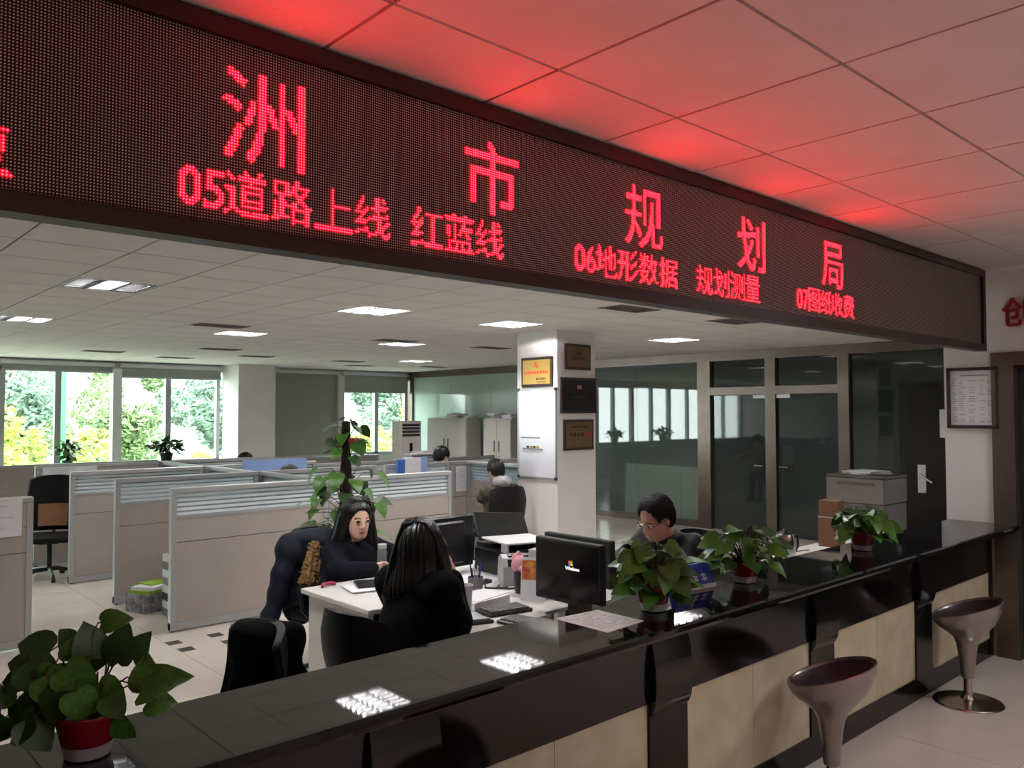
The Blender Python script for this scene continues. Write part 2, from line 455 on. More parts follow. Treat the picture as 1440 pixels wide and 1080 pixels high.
def glyph_tris(ch):
    cu = bpy.data.curves.new('g', 'FONT'); cu.body = ch; cu.size = 1.0; cu.resolution_u = 4
    ob = bpy.data.objects.new('g', cu); COL.objects.link(ob)
    me = bpy.data.meshes.new_from_object(ob.evaluated_get(bpy.context.evaluated_depsgraph_get()))
    me.calc_loop_triangles()
    V = np.array([v.co[:2] for v in me.vertices]); Tn = np.array([t.vertices[:] for t in me.loop_triangles])
    bpy.data.objects.remove(ob); bpy.data.curves.remove(cu); bpy.data.meshes.remove(me)
    return V, Tn
def glyph_bits(ch, w, h, thr=0.40, ss=4):
    V, Tn = glyph_tris(ch)
    lo, hi = V.min(0), V.max(0)
    if ch in '一上':  pass
    gx = lo[0] + (np.arange(w * ss) + .5) / (w * ss) * (hi[0] - lo[0])
    gy = lo[1] + (np.arange(h * ss) + .5) / (h * ss) * (hi[1] - lo[1])
    X, Y = np.meshgrid(gx, gy); ins = np.zeros(X.shape, bool)
    for t in Tn:
        a, b, c = V[t]
        d = (b[1] - c[1]) * (a[0] - c[0]) + (c[0] - b[0]) * (a[1] - c[1])
        if abs(d) < 1e-12: continue
        l1 = ((b[1] - c[1]) * (X - c[0]) + (c[0] - b[0]) * (Y - c[1])) / d
        l2 = ((c[1] - a[1]) * (X - c[0]) + (a[0] - c[0]) * (Y - c[1])) / d
        ins |= (l1 >= 0) & (l2 >= 0) & (l1 + l2 <= 1)
    cov = ins.reshape(h, ss, w, ss).mean((1, 3))
    return cov > thr
NC = int((BX1 - .05 - BX0 - .05) / PT)
COL0 = int(round((BX0 + .05) / PT))
lit = np.zeros((64, NC), bool)
def put(ch, col, row, w, h, thr=.4):
    g = glyph_bits(ch, w, h, thr); c = col - COL0
    lit[row:row + h, c:c + w] |= g
for ch, c in zip('洲市规划局', (111, 217, 323, 428, 533)): put(ch, c, 23, 31, 32, .36)
def line(s, col, row=4):
    for ch in s:
        if ch == ' ': col += 8; continue
        if ch.isdigit(): put(ch, col + 1, row + 1, 7, 13, .3); col += 8
        else: put(ch, col, row, 16, 16, .42); col += 17
line('复', 34); line('05道路上线', 96); line('红蓝线', 189); line('06地形数据', 284); line('规划测量', 385); line('07图纸收费', 497)
def dots(mask, rad, yo, name, mt):
    rr, cc = np.nonzero(mask); n = len(rr)
    cx = BX0 + .05 + (cc + .5) * PT; cz = BZ0 + .05 + (rr + .5) * PT
    k = 6
    ang = np.arange(k) * 2 * PI / k
    V = np.zeros((n, k, 3)); V[:, :, 0] = cx[:, None] + rad * np.cos(ang); V[:, :, 2] = cz[:, None] + rad * np.sin(ang); V[:, :, 1] = BY + yo
    me = bpy.data.meshes.new(name)
    me.vertices.add(n * k); me.vertices.foreach_set('co', V.reshape(-1))
    me.loops.add(n * k); me.loops.foreach_set('vertex_index', np.arange(n * k, dtype=np.int32))
    me.polygons.add(n); me.polygons.foreach_set('loop_start', np.arange(n, dtype=np.int32) * k)
    me.update(calc_edges=True); me.materials.append(MATS[mt])
    o = link(name, me, board, wl(board)); o['kind'] = 'stuff'
    return o
dots(~lit, PT * .29, .019, 'led_dots', 'led_lens')
dots(lit, PT * .5, .0195, 'lit_leds', 'red_led')
dots(lit, PT * .24, .0185, 'lit_led_cores', 'red_led_core')

# red letter on the end wall
wc = thing('wall_letter', 'dark red raised character on the white end wall', 'letter', (WX - .012, 1.93, 2.487))
mat('red_letter', '#8e1420', 0.4)
me = text_data('创', .235, .008, 'red_letter', bold=.003)
o = link('character', me, wc, Matrix.Translation((0, 0, .095)) @ Matrix(((0, 0, -1, 0), (-1, 0, 0, 0), (0, 1, 0, 0), (0, 0, 0, 1))))

# ================================================================== counter
CT, CF, CB, CP = 1.0, 1.955, 2.45, 2.15
ct = MB()
prof = [(CB, CT), (CF + .02, CT), (CF + .006, CT - .006), (CF, CT - .02), (CF + .006, CT - .033), (CF + .02, CT - .038), (CF + .03, CT - .038), (CF + .03, CT - .046), (CF + .05, CT - .05), (CB, CT - .05)]
xs = (DX + .6, WX - .002)
ct.raw([(x, y, z) for x in xs for y, z in prof], [tuple(range(10)), tuple(range(10, 20))] + [(i, (i + 1) % 10, 10 + (i + 1) % 10, 10 + i) for i in range(10)])
tag(ct.build('countertop', 'black_stone'), 'long polished black stone worktop running along the reception counter', 'countertop')
cb = thing('counter_base', 'black reception counter front with cream marble panels', 'counter', (3, CP, 0))
PZ0, PZ1 = .136, .637
MB().bb(xs[0], CP, PZ1, WX - .005, CB - .03, CT - .05).build('apron', 'black_apron', cb, mw=T(-3, -CP, 0))
MB().bb(xs[0], CP + .004, .0, WX - .005, CB - .03, PZ0).build('plinth', 'black_apron', cb, mw=T(-3, -CP, 0))
MB().bb(xs[0], CP + .06, PZ0, WX - .005, CB - .03, PZ1).build('body', 'black_apron', cb, mw=T(-3, -CP, 0))
posts = [(-1.4, -1.13), (-.02, .25), (1.36, 1.63), (2.735, 3.0), (4.10, 4.364), (5.479, 5.736), (6.867, WX - .005)]
for a, b in posts: MB().bb(a, CP, PZ0, b, CP + .06, PZ1).build('post', 'black_apron', cb, mw=T(-3, -CP, 0))
pr = [(0, .58), (-.012, .595), (-.024, .625), (-.031, .67), (-.033, .72), (-.030, .78), (-.022, .84), (-.010, .89), (0, .92)]
for a, b in posts[:-1]:
    n = len(pr); br = MB()
    br.raw([(x, CP + y, z) for x in (a + .004, b - .004) for y, z in pr], [tuple(range(n)), tuple(range(2 * n - 1, n - 1, -1))] + [(i, (i + 1) % n, n + (i + 1) % n, n + i) for i in range(n)])
    br.build('bracket', 'black_apron', cb, smooth=40, mw=T(-3, -CP, 0))
for (a, b), (c, d) in zip(posts[:-1], posts[1:]):
    m = (b + c) / 2
    for p, q in ((b + .001, m - .0015), (m + .0015, c - .001)):
        MB().bb(p, CP + .012, PZ0, q, CP + .055, PZ1).build('marble_panel', 'marble', cb, mw=T(-3, -CP, 0))

# ================================================================== ceiling lights and vents
def make_fixture(size, lit_tubes, lamp):
    h = size / 2
    f = MB()
    f.bb(-h, -h, .0, h, -h + .018, .03); f.bb(-h, h - .018, 0, h, h, .03); f.bb(-h, -h, 0, -h + .018, h, .03); f.bb(h - .018, -h, 0, h, h, .03)
    parts = [('frame', f.data('frame', 'white_alu'))]
    t = MB(); t.bb(-h + .01, -h + .01, .085, h - .01, h - .01, .09)
    for a in (-1, 1):
        t.bb(a * (h - .012) - .003, -h + .01, .01, a * (h - .012) + .003, h - .01, .09); t.bb(-h + .01, a * (h - .012) - .003, .01, h - .01, a * (h - .012) + .003, .09)
    parts.append(('reflector', t.data('reflector', 'white_alu')))
    w3 = (size - .05) / 3
    lv = MB()
    for i in range(4): 
        x = -h + .025 + i * w3; lv.bb(x - .012, -h + .02, .004, x + .012, h - .02, .026)
    for j in range(7):
        y = -h + .025 + j * (size - .05) / 6; lv.bb(-h + .02, y - .007, .006, h - .02, y + .007, .026)
    parts.append(('louvre', lv.data('louvre', 'louvre_grey')))
    for i in range(3):
        x = -h + .025 + (i + .5) * w3
        tb = MB().cyl((x, -h + .03, .066), (x, h - .03, .066), .014, n=10)
        parts.append(('tube', tb.data('tube', lamp if i in lit_tubes else 'white_alu')))
    return parts
FX = {}
def place_fixture(loc, size, lit_tubes, label, group, lamp='tube_light'):
    key = (size, lit_tubes, lamp)
    if key not in FX: FX[key] = make_fixture(size, lit_tubes, lamp)
    t = thing('ceiling_light', label, 'ceiling light', loc, 0, group)
    for n, m in FX[key]: link(n, m, t)
flab = ['square louvred ceiling light nearest the display board at left, only its middle tube lit', 'square louvred ceiling light second from left in the row before the pillar, all tubes lit',
        'square louvred ceiling light right beside the top of the pillar', 'square louvred ceiling light between the pillar and the glass doors',
        'square louvred ceiling light at the left edge in the row nearer the windows', 'square louvred ceiling light straight in front of the white window column',
        'square louvred ceiling light just left of the pillar, in the second row', 'small lit louvred ceiling light farthest back near the corner window',
        'added unseen louvred ceiling light right behind the display board at left', 'added unseen louvred ceiling light right behind the display board above the desks', 'added unseen louvred ceiling light right behind the display board near the end wall']
flit = [(1,), (0, 1, 2), (0, 1, 2), (0, 1, 2), (1, 2)] + [(0, 1, 2)] * 6
for (i, j), lb, l in zip(cells_r, flab, flit):
    place_fixture((GR[0] + (i + .5) * P2, GR[1] + (j + .5) * P2, REAR_Z), P2 - .01, l, lb, 'louvred office ceiling lights')
for (i, j), lb in zip(cells_f, ('added unseen louvred ceiling light over the lobby behind the stools', 'added unseen louvred ceiling light over the lobby at far left', 'added unseen louvred ceiling light over the lobby near the side door')):
    place_fixture((GF[0] + (i + .5) * P1, GF[1] + (j + .5) * P1, FRONT_Z), P1 - .01, (0, 1, 2), lb, 'added unseen lobby ceiling lights', 'added_tube_lobby')
mat('vent_dark', '#8a8582', 0.7); mat('vent_back', '#4c4846', 0.8)
def vent_parts(w, d):
    f = MB(); h, k = w / 2, d / 2
    f.bb(-h, -k, -.004, h, -k + .02, .004); f.bb(-h, k - .02, -.004, h, k, .004); f.bb(-h, -k, -.004, -h + .02, k, .004); f.bb(h - .02, -k, -.004, h, k, .004)
    s = MB()
    n = 6
    for i in range(n):
        y = -k + .02 + (i + .5) * (d - .04) / n
        s.box((0, y, .0), (w - .04, (d - .04) / n * .8, .003), Matrix.Rotation(.5, 4, 'X'))
    b = MB().bb(-h + .02, -k + .02, .003, h - .02, k - .02, .004)
    return [('frame', f.data('frame', 'vent_dark')), ('louvre', s.data('louvre', 'vent_dark')), ('backing', b.data('backing', 'vent_back'))]
VP = vent_parts(.56, .30)
vlab = ['dark air vent beside the ceiling light before the window column', 'dark air vent in mid ceiling before the white window column', 'dark louvred air vent nearest the white window column',
        'dark air vent closest to the second window blind', 'dark air vent closest to the first window blind', 'dark air vent between two lit ceiling lights left of the pillar',
        'dark long air vent touching the pillar top at left', 'dark air vent in front of the lowered grey blind', 'dark air vent before the corner window', 'dark air vent by the corner of the glass partition',
        'grey air vent just below the display board right of the pillar', 'grey air vent below the display board above the glass doors']
for (x, y), lb in zip(VENTS, vlab):
    t = thing('air_vent', lb, 'vent', (x, y, REAR_Z - .001), 0, 'ceiling air vents')
    for n, m in VP: link(n, m, t)
# ================================================================== smooth solids (people, coats) from distance fields
def surface_net(name, fn, lo, hi, res, mt, smooth=True):
    lo = np.array(lo, float); hi = np.array(hi, float)
    n = np.ceil((hi - lo) / res).astype(int) + 1
    ax = [lo[i] + np.arange(n[i]) * res for i in range(3)]
    X, Y, Z = np.meshgrid(*ax, indexing='ij')
    D = fn(X.astype(np.float32), Y.astype(np.float32), Z.astype(np.float32)).astype(np.float32)
    S = D < 0
    c = [(i, j, k) for i in (0, 1) for j in (0, 1) for k in (0, 1)]
    cnt = sum(S[i:n[0] - 1 + i, j:n[1] - 1 + j, k:n[2] - 1 + k].astype(np.int8) for i, j, k in c)
    act = (cnt > 0) & (cnt < 8)
    idx = -np.ones(act.shape, np.int64); ii = np.argwhere(act); idx[act] = np.arange(len(ii))
    acc = np.zeros((len(ii), 3)); num = np.zeros(len(ii))
    for a in c:
        for d in range(3):
            if a[d]: continue
            b = list(a); b[d] = 1
            va = D[ii[:, 0] + a[0], ii[:, 1] + a[1], ii[:, 2] + a[2]]; vb = D[ii[:, 0] + b[0], ii[:, 1] + b[1], ii[:, 2] + b[2]]
            m = (va < 0) != (vb < 0)
            t = np.where(m, va / np.where(m, va - vb, 1), 0)
            p = np.tile(np.array(a, float), (len(ii), 1)); p[:, d] += t
            acc[m] += p[m]; num[m] += 1
    V = lo + (ii + acc / num[:, None]) * res
    F = []
    for d in range(3):
        e1, e2 = [(1, 2), (2, 0), (0, 1)][d]
        sl0 = [slice(None)] * 3; sl1 = [slice(None)] * 3
        sl0[d] = slice(0, n[d] - 1); sl1[d] = slice(1, n[d])
        A = S[tuple(sl0)]; B = S[tuple(sl1)]
        q = np.argwhere(A != B)
        ok = (q[:, e1] > 0) & (q[:, e2] > 0) & (q[:, e1] < n[e1] - 1) & (q[:, e2] < n[e2] - 1); q = q[ok]
        def at(o1, o2):
            r = q.copy(); r[:, e1] += o1; r[:, e2] += o2
            return idx[r[:, 0], r[:, 1], r[:, 2]]
        f = np.stack([at(-1, -1), at(0, -1), at(0, 0), at(-1, 0)], 1)
        fl = ~A[q[:, 0], q[:, 1], q[:, 2]]
        f[fl] = f[fl][:, ::-1]; F.append(f)
    F = np.concatenate(F)
    me = bpy.data.meshes.new(name)
    me.vertices.add(len(V)); me.vertices.foreach_set('co', V.reshape(-1))
    me.loops.add(F.size); me.loops.foreach_set('vertex_index', F.reshape(-1).astype(np.int32))
    me.polygons.add(len(F)); me.polygons.foreach_set('loop_start', (np.arange(len(F)) * 4).astype(np.int32))
    me.update(calc_edges=True)
    me.polygons.foreach_set('use_smooth', [True] * len(F))
    me.materials.append(MATS[mt])
    return me
def sd_cap(X, Y, Z, a, b, ra, rb):
    a = np.array(a, np.float32); b = np.array(b, np.float32); d = b - a; L = float(d @ d) + 1e-9
    px, py, pz = X - a[0], Y - a[1], Z - a[2]
    t = np.clip((px * d[0] + py * d[1] + pz * d[2]) / L, 0, 1)
    return np.sqrt((px - t * d[0]) ** 2 + (py - t * d[1]) ** 2 + (pz - t * d[2]) ** 2) - (ra + (rb - ra) * t)
def sd_ell(X, Y, Z, c, r, ax=None):
    px, py, pz = X - c[0], Y - c[1], Z - c[2]
    if ax is not None:
        px, py, pz = (px * ax[0][0] + py * ax[0][1] + pz * ax[0][2], px * ax[1][0] + py * ax[1][1] + pz * ax[1][2], px * ax[2][0] + py * ax[2][1] + pz * ax[2][2])
    k0 = np.sqrt((px / r[0]) ** 2 + (py / r[1]) ** 2 + (pz / r[2]) ** 2)
    k1 = np.sqrt((px / r[0] ** 2) ** 2 + (py / r[1] ** 2) ** 2 + (pz / r[2] ** 2) ** 2) + 1e-6
    return k0 * (k0 - 1) / k1
def smin(a, b, k):
    h = np.clip(.5 + .5 * (b - a) / k, 0, 1)
    return b + (a - b) * h - k * h * (1 - h)
def smax(a, b, k): return -smin(-a, -b, k)

# ================================================================== outside
mat('leaf_yellow', '#8d9a3c', 0.6, var=0.35, scale=1.2)
mat('leaf_mid', '#62794a', 0.6, var=0.35, scale=1.0)
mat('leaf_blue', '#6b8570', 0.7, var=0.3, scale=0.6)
mat('bark', '#5b4a3c', 0.9)
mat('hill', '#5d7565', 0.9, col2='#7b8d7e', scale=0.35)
def tree(label, x, y, z0, zc, rx, rz, mt, n, seed, lf=.34):
    rd = random.Random(seed)
    t = thing('tree', label, 'tree', (x, y, z0), 0, 'trees outside the windows')
    b = MB(); b.tube([(0, 0, 0), (.15, .1, (zc - z0) * .5), (-.1, 0, zc - z0), (0, 0, zc - z0 + rz * .5)], .22, 8, .07)
    for k in range(5):
        a = k * 1.3; h = (zc - z0) * .75 + k * .25
        b.tube([(0, 0, h), (math.cos(a) * rx * .4, math.sin(a) * rx * .4, h + rz * .4)], .07, 6, .03)
    b.build('trunk', 'bark', t)
    cl = [(rd.gauss(0, .45) * rx, rd.gauss(0, .45) * rx, zc - z0 + rd.gauss(0, .42) * rz, rd.uniform(.25, .5) * rx) for _ in range(16)]
    vs = []; fs = []
    for i in range(n):
        c = rd.choice(cl); d = Vector((rd.gauss(0, 1), rd.gauss(0, 1), rd.gauss(0, 1))).normalized()
        p = Vector(c[:3]) + d * c[3] * rd.uniform(.6, 1.0)
        u = Vector((rd.gauss(0, 1), rd.gauss(0, 1), rd.gauss(0, .6))).normalized() * lf * rd.uniform(.5, 1)
        v = u.orthogonal().normalized() * lf * rd.uniform(.25, .45)
        k = len(vs); vs += [p - u * .5, p + v * .5, p + u * .5, p - v * .5]; fs.append((k, k + 1, k + 2, k + 3))
    me = bpy.data.meshes.new('crown'); me.from_pydata([tuple(q) for q in vs], [], fs); me.materials.append(MATS[mt]); me.update()
    o = link('crown', me, t); o['kind'] = 'stuff'
TR = [('yellow green tree outside the leftmost window pane', 5.2, 25.6, -.4, 1.7, 'leaf_yellow', 2.6), ('yellow green tree outside the second window', 10.4, 25.6, -1.2, 1.75, 'leaf_yellow', 2.0),
      ('pale green tree with a bare trunk between the two left windows', 8.9, 30.6, 1.2, 1.7, 'leaf_mid', 3.0), ('yellow green tree right outside the window beside the white column', 14.9, 25.8, .1, 1.6, 'leaf_yellow', 2.4),
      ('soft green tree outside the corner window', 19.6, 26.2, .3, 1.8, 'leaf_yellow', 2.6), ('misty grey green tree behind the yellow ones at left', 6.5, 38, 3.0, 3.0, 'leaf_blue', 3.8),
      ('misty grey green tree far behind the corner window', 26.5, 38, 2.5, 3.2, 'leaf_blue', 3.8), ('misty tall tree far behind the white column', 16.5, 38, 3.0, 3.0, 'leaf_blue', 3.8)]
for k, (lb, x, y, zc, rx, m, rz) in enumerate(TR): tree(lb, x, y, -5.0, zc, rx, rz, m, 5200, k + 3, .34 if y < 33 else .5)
g = MB(); g.sheet(lambda u, v: (-20 + u * 80, 46 + v * 30, -5 + v * 26 + 2.5 * math.sin(u * 9 + v * 3) + 1.2 * math.sin(u * 31)), 60, 14)
struct(g.build('hillside', 'hill', smooth=60), 'pale wooded hillside far outside the windows')
mat('ground', '#8f9484', 0.9, var=.2, scale=.5)
struct(MB().bb(-30, 16.5, -5.3, 70, 48, -5.0).build('ground_outside', 'ground'), 'ground below the trees outside')
mat('green_paint', '#35804a', 0.6)
tag(MB().bb(4.78, 20.4, -5.0, 4.97, 20.6, 6.5, bev=.02).build('green_mast', 'green_paint'), 'bright green mast standing outside the left window', 'mast')

# ================================================================== roller blinds
def blind(x0, x1, z0, label):
    t = thing('roller_blind', label, 'blind', ((x0 + x1) / 2, WY - .06, z0), 0, 'grey roller blinds')
    w = (x1 - x0) / 2; H = 2.76 - z0
    MB().bb(-w, -.035, H - .07, w, .035, H).build('headbox', 'white_alu', t)
    nf = 40
    MB().sheet(lambda u, v: (-w + .02 + u * (2 * w - .04), .006 * math.sin(u * 37) * (1 - v) , .02 + v * (H - .09)), nf, 4, .002).build('fabric', 'blind', t, smooth=50)
    MB().bb(-w + .015, -.012, 0, w - .015, .012, .03).build('bottom_bar', 'alu', t)
blind(2.83, 4.60, 2.575, 'grey roller blind rolled nearly up over the left window')
blind(4.70, 6.60, 2.50, 'grey roller blind pulled a little way down beside the white column')
blind(7.45, 9.20, .93, 'grey roller blind lowered all the way to the sill')
blind(9.31, 11.06, 2.30, 'grey roller blind half down over the corner window')

# ================================================================== cubicle partitions
mat('panel_fabric', '#a39a94', 0.85, var=0.03, scale=3, bump=0.05, bscale=300)
mat('panel_frame', '#a6a7a9', 0.42, metal=0.25)
glass_mat('stripe_clear', (0.75, 0.86, 0.9), 0.05, 1.45, frost=(.7, .78, .8), frost_w=.25)
mat('stripe_frost', '#cfd8dc', 0.6, emit=None)
def partition(x, y, L, rz, label, glazed=True, h=1.215, rows=5, grp='office cubicle partitions'):
    t = thing('partition', label, 'partition', (x, y, 0), rz, grp)
    th = .03
    for a in (0, L - .045): MB().bb(a, -th, .02, a + .045, th, h - .04).build('post', 'panel_frame', t)
    MB().bb(0, -th - .004, h - .045, L, th + .004, h, bev=.006).build('top_rail', 'panel_frame', t)
    zg = .955
    if glazed:
        MB().bb(.045, -th + .003, zg, L - .045, th - .003, zg + .02).build('glazing_bar', 'panel_frame', t)
        MB().bb(.045, -.004, zg + .02, L - .045, .004, h - .045).build('glass_pane', 'stripe_clear', t)
        gh = (h - .045 - zg - .02) / rows
        for i in range(rows):
            MB().bb(.05, -.009, zg + .02 + (i + .12) * gh, L - .05, -.005, zg + .02 + (i + .72) * gh).build('frosted_stripe', 'stripe_frost', t)
    else:
        MB().bb(.045, -th + .006, zg + .004, L - .045, th - .006, h - .045).build('panel', 'panel_fabric', t)
    MB().bb(.045, -th + .006, .756, L - .045, th - .006, zg).build('panel', 'panel_fabric', t)
    MB().bb(.045, -th + .006, .08, L - .045, th - .006, .75).build('panel', 'panel_fabric', t)
    MB().bb(.0, -th + .002, .012, L, th - .002, .078).build('kickboard', 'panel_frame', t)
    for a in (.03, L - .03): MB().cyl((a, 0, 0), (a, 0, .02), .016).build('foot', 'black_plastic', t)
    return t
partition(2.535, 7.08, 1.49, 0, 'cubicle partition with striped glass closest to the counter, left of the tall plant')
partition(4.03, 7.08, 1.51, 0, 'cubicle partition with striped glass behind the two seated women')
partition(2.50, 8.47, 1.46, 0, 'second cubicle partition from the counter, its end post facing the aisle')
partition(3.97, 8.47, 1.5, 0, 'inner cubicle partition in the second row behind the tall plant')
partition(2.44, 9.82, 1.45, 0, 'third cubicle partition from the counter along the aisle, beside the office chair')
partition(3.90, 9.82, 1.5, 0, 'inner cubicle partition under the hanging blue drawing')
partition(2.395, 11.2, 1.5, 0, 'cubicle partition behind the empty office chair, with a sheet of paper on it', glazed=False)
partition(3.90, 11.2, 1.6, 0, 'inner cubicle partition in front of the white window column')
partition(2.35, 13.3, 2.2, 0, 'low cubicle partition under the left windows', h=1.12, glazed=False)
partition(4.6, 13.3, 2.2, 0, 'low cubicle partition under the second window carrying a dark plant pot', h=1.06, glazed=False)
partition(4.0, 7.11, 1.33, PI / 2, 'cross partition between the first and second cubicles')
partition(3.94, 8.50, 1.29, PI / 2, 'cross partition between the second and third cubicles')
partition(3.88, 9.85, 1.32, PI / 2, 'cross partition between the third and fourth cubicles')
partition(-.35, 7.39, 1.92, 0, 'cubicle partition at the left edge of the picture with a drawing taped on', glazed=False, h=1.19)
partition(5.56, 8.40, .98, 0, 'cubicle partition with striped glass holding the blue folders')
partition(6.56, 8.40, 1.3, 0, 'cubicle partition with pinned papers in front of the person in camouflage', glazed=False)
partition(6.85, 7.32, 1.05, PI / 2, 'cubicle partition seen edge on right behind the pillar')
partition(5.6, 10.6, 1.8, 0, 'far cubicle partition behind the man in the grey sweater', h=1.12)
partition(7.45, 10.6, 1.8, 0, 'far cubicle partition in front of the steel cabinets', h=1.12, glazed=False)
partition(6.2, 12.3, 1.8, 0, 'far cubicle partition below the lowered grey blind', h=1.12, glazed=False)

# papers pinned to partitions -------------------------------------------
mat('blue_sheet', '#8ea9dd', 0.7); mat('blue_folder', '#3a62b8', 0.5); mat('print', '#9aa0b4', 0.8); mat('print_red', '#b06a78', 0.8)
def sheet_on(name, label, cat, x0, x1, y, z0, z1, mt='paper', group=None, lines=0, curl=.006, seed=1):
    t = thing(name, label, cat, ((x0 + x1) / 2, y, z0), 0, group)
    w = (x1 - x0) / 2; h = z1 - z0
    MB().sheet(lambda u, v: (-w + u * 2 * w, curl * math.sin(u * 5 + seed) * (1 - v) - .003, v * h), 10, 6, .0012).build('sheet', mt, t, smooth=60)
    if lines:
        rd = random.Random(seed); p = MB()
        for i in range(lines):
            z = h * (.92 - .84 * i / lines); a = rd.uniform(.08, .2); b = rd.uniform(.55, .92)
            p.bb(-w + 2 * w * a, -curl - .0055, z - h * .012, -w + 2 * w * b, -curl - .005, z)
        p.build('print', 'print', t)['kind'] = 'stuff'
    return t
sheet_on('wall_drawing', 'creased drawing taped to the partition at the left picture edge', 'paper', 1.05, 1.49, 7.355, .89, 1.20, lines=6, seed=3)
sheet_on('pinned_sheet', 'white printed sheet pinned above the empty office chair', 'paper', 2.47, 3.08, 11.165, .96, 1.195, lines=9, seed=4)
sheet_on('pinned_sheet', 'white printed list pinned left of the person in camouflage', 'paper', 6.64, 6.95, 8.365, .82, 1.15, lines=12, seed=5, curl=.003)
sheet_on('pinned_sheet', 'small table printed with pink and dark marks pinned beside the camouflage jacket', 'paper', 6.97, 7.34, 8.365, .82, 1.16, lines=5, seed=6, curl=.003)
sheet_on('blue_drawing', 'long pale blue drawing hanging over the partition before the window column', 'paper', 4.37, 5.25, 9.77, 1.10, 1.26, 'blue_sheet', curl=.004)
t = thing('folder_stack', 'blue plastic folders standing on the partition left of the man in grey', 'folders', (5.9, 8.27, 1.0))
MB().bb(-.24, -.02, 0, -.14, .03, .28, bev=.003).build('folder', 'blue_folder', t); MB().bb(.10, -.02, 0, .2, .03, .30, bev=.003).build('folder', 'blue_sheet', t)
MB().bb(-.14, -.022, 0, .10, .025, .295, bev=.003).build('document', 'paper', t)
MB().bb(-.3, -.05, -.03, .3, .1, 0).build('shelf', 'panel_frame', t)
MB().bb(-.28, -.01, -1.0, -.26, .01, -.03).build('leg', 'panel_frame', t); MB().bb(.26, -.01, -1.0, .28, .01, -.03).build('leg', 'panel_frame', t)

# ================================================================== cabinets, air conditioner
mat('steel_cabinet', '#b4afaa', 0.45); mat('cab_handle', '#6a625f', 0.6)  # second material is the plain grey brown of the cabinet handles
def cabinet(x, y0, y1, h, label):
    t = thing('steel_cabinet', label, 'cabinet', (x + .2, (y0 + y1) / 2, 0), 0, 'steel filing cabinets')
    w = (y1 - y0) / 2
    MB().bb(-.18, -w, 0, .2, w, h, bev=.004).build('body', 'steel_cabinet', t)
    for s in (0, 1):
        a, b = (-w + .01, -.003) if s == 0 else (.003, w - .01)
        d = MB().bb(-.2, a, .06, -.18, b, h - .04, bev=.003).build('door', 'steel_cabinet', t)
        hd = MB(); yy = -.07 if s == 0 else .07
        hd.bb(-.212, yy - .014, h * .62, -.2, yy + .014, h * .75); hd.cyl((-.22, yy, h * .57), (-.2, yy, h * .57), .012)
        hd.build('handle', 'cab_handle', d)
cabinet(10.5, 12.9, 14.22, 1.745, 'beige steel filing cabinet nearer the corner window')
cabinet(10.5, 11.54, 12.36, 1.74, 'beige steel filing cabinet next to the pillar')
mat('ac_white', '#cfc9c6', 0.4)
t = thing('air_conditioner', 'white floor standing air conditioner in front of the corner window', 'air conditioner', (9.95, 14.2, 0))
MB().bb(-.27, -.16, 0, .27, .16, 1.68, bev=.015).build('body', 'ac_white', t)
for i in range(4): MB().bb(-.22, -.166, 1.36 + i * .07, .22, -.158, 1.41 + i * .07).build('grille_slat', 'ink', t)
MB().bb(-.04, -.166, 1.0, .04, -.158, 1.22, bev=.002).build('control_panel', 'dark_wood', t)
MB().bb(-.2, -.166, .2, .2, -.158, .75).build('intake_grille', 'ac_white', t)
def paper_pile(label, x, y, z, sx, sy, n, seed, loose=.05, name='paper_pile'):
    rd = random.Random(seed)
    t = thing(name, label, 'papers', (x, y, z), 0, 'piles of papers')
    zz = 0
    for i in range(n):
        th = rd.uniform(.008, .03)
        MB().box((rd.gauss(0, loose), rd.gauss(0, loose), zz + th / 2), (sx * rd.uniform(.7, 1), sy * rd.uniform(.7, 1), th), rd.gauss(0, .25)).build('bundle', rd.choice(['paper', 'paper', 'old_paper']), t)
        zz += th
    return zz
mat('old_paper', '#b5aeb0', 0.8, var=.08, scale=30)
paper_pile('loose heap of papers on top of the cabinet nearer the window', 10.62, 13.42, 1.745, .3, .42, 5, 2)
paper_pile('flat papers lying on the right part of the cabinet nearer the window', 10.68, 12.96, 1.745, .3, .12, 3, 3, .01)
paper_pile('heap of papers on top of the cabinet next to the pillar', 10.68, 12.15, 1.74, .3, .34, 5, 4)
paper_pile('crumpled papers at the front edge of the cabinet next to the pillar', 10.66, 11.75, 1.74, .28, .3, 4, 5)
t = thing('side_table', 'low table behind the far partition heaped with papers', 'table', (8.2, 10.9, 0))
MB().bb(-.6, -.25, 1.0, .6, .25, 1.04).build('top', 'panel_frame', t)
for a in (-.55, .55):
    for b in (-.2, .2): MB().bb(a - .02, b - .02, 0, a + .02, b + .02, 1.0).build('leg', 'panel_frame', t)
paper_pile('big loose heap of white papers on the far table before the cabinets', 8.0, 10.9, 1.04, .5, .4, 8, 6, .08)

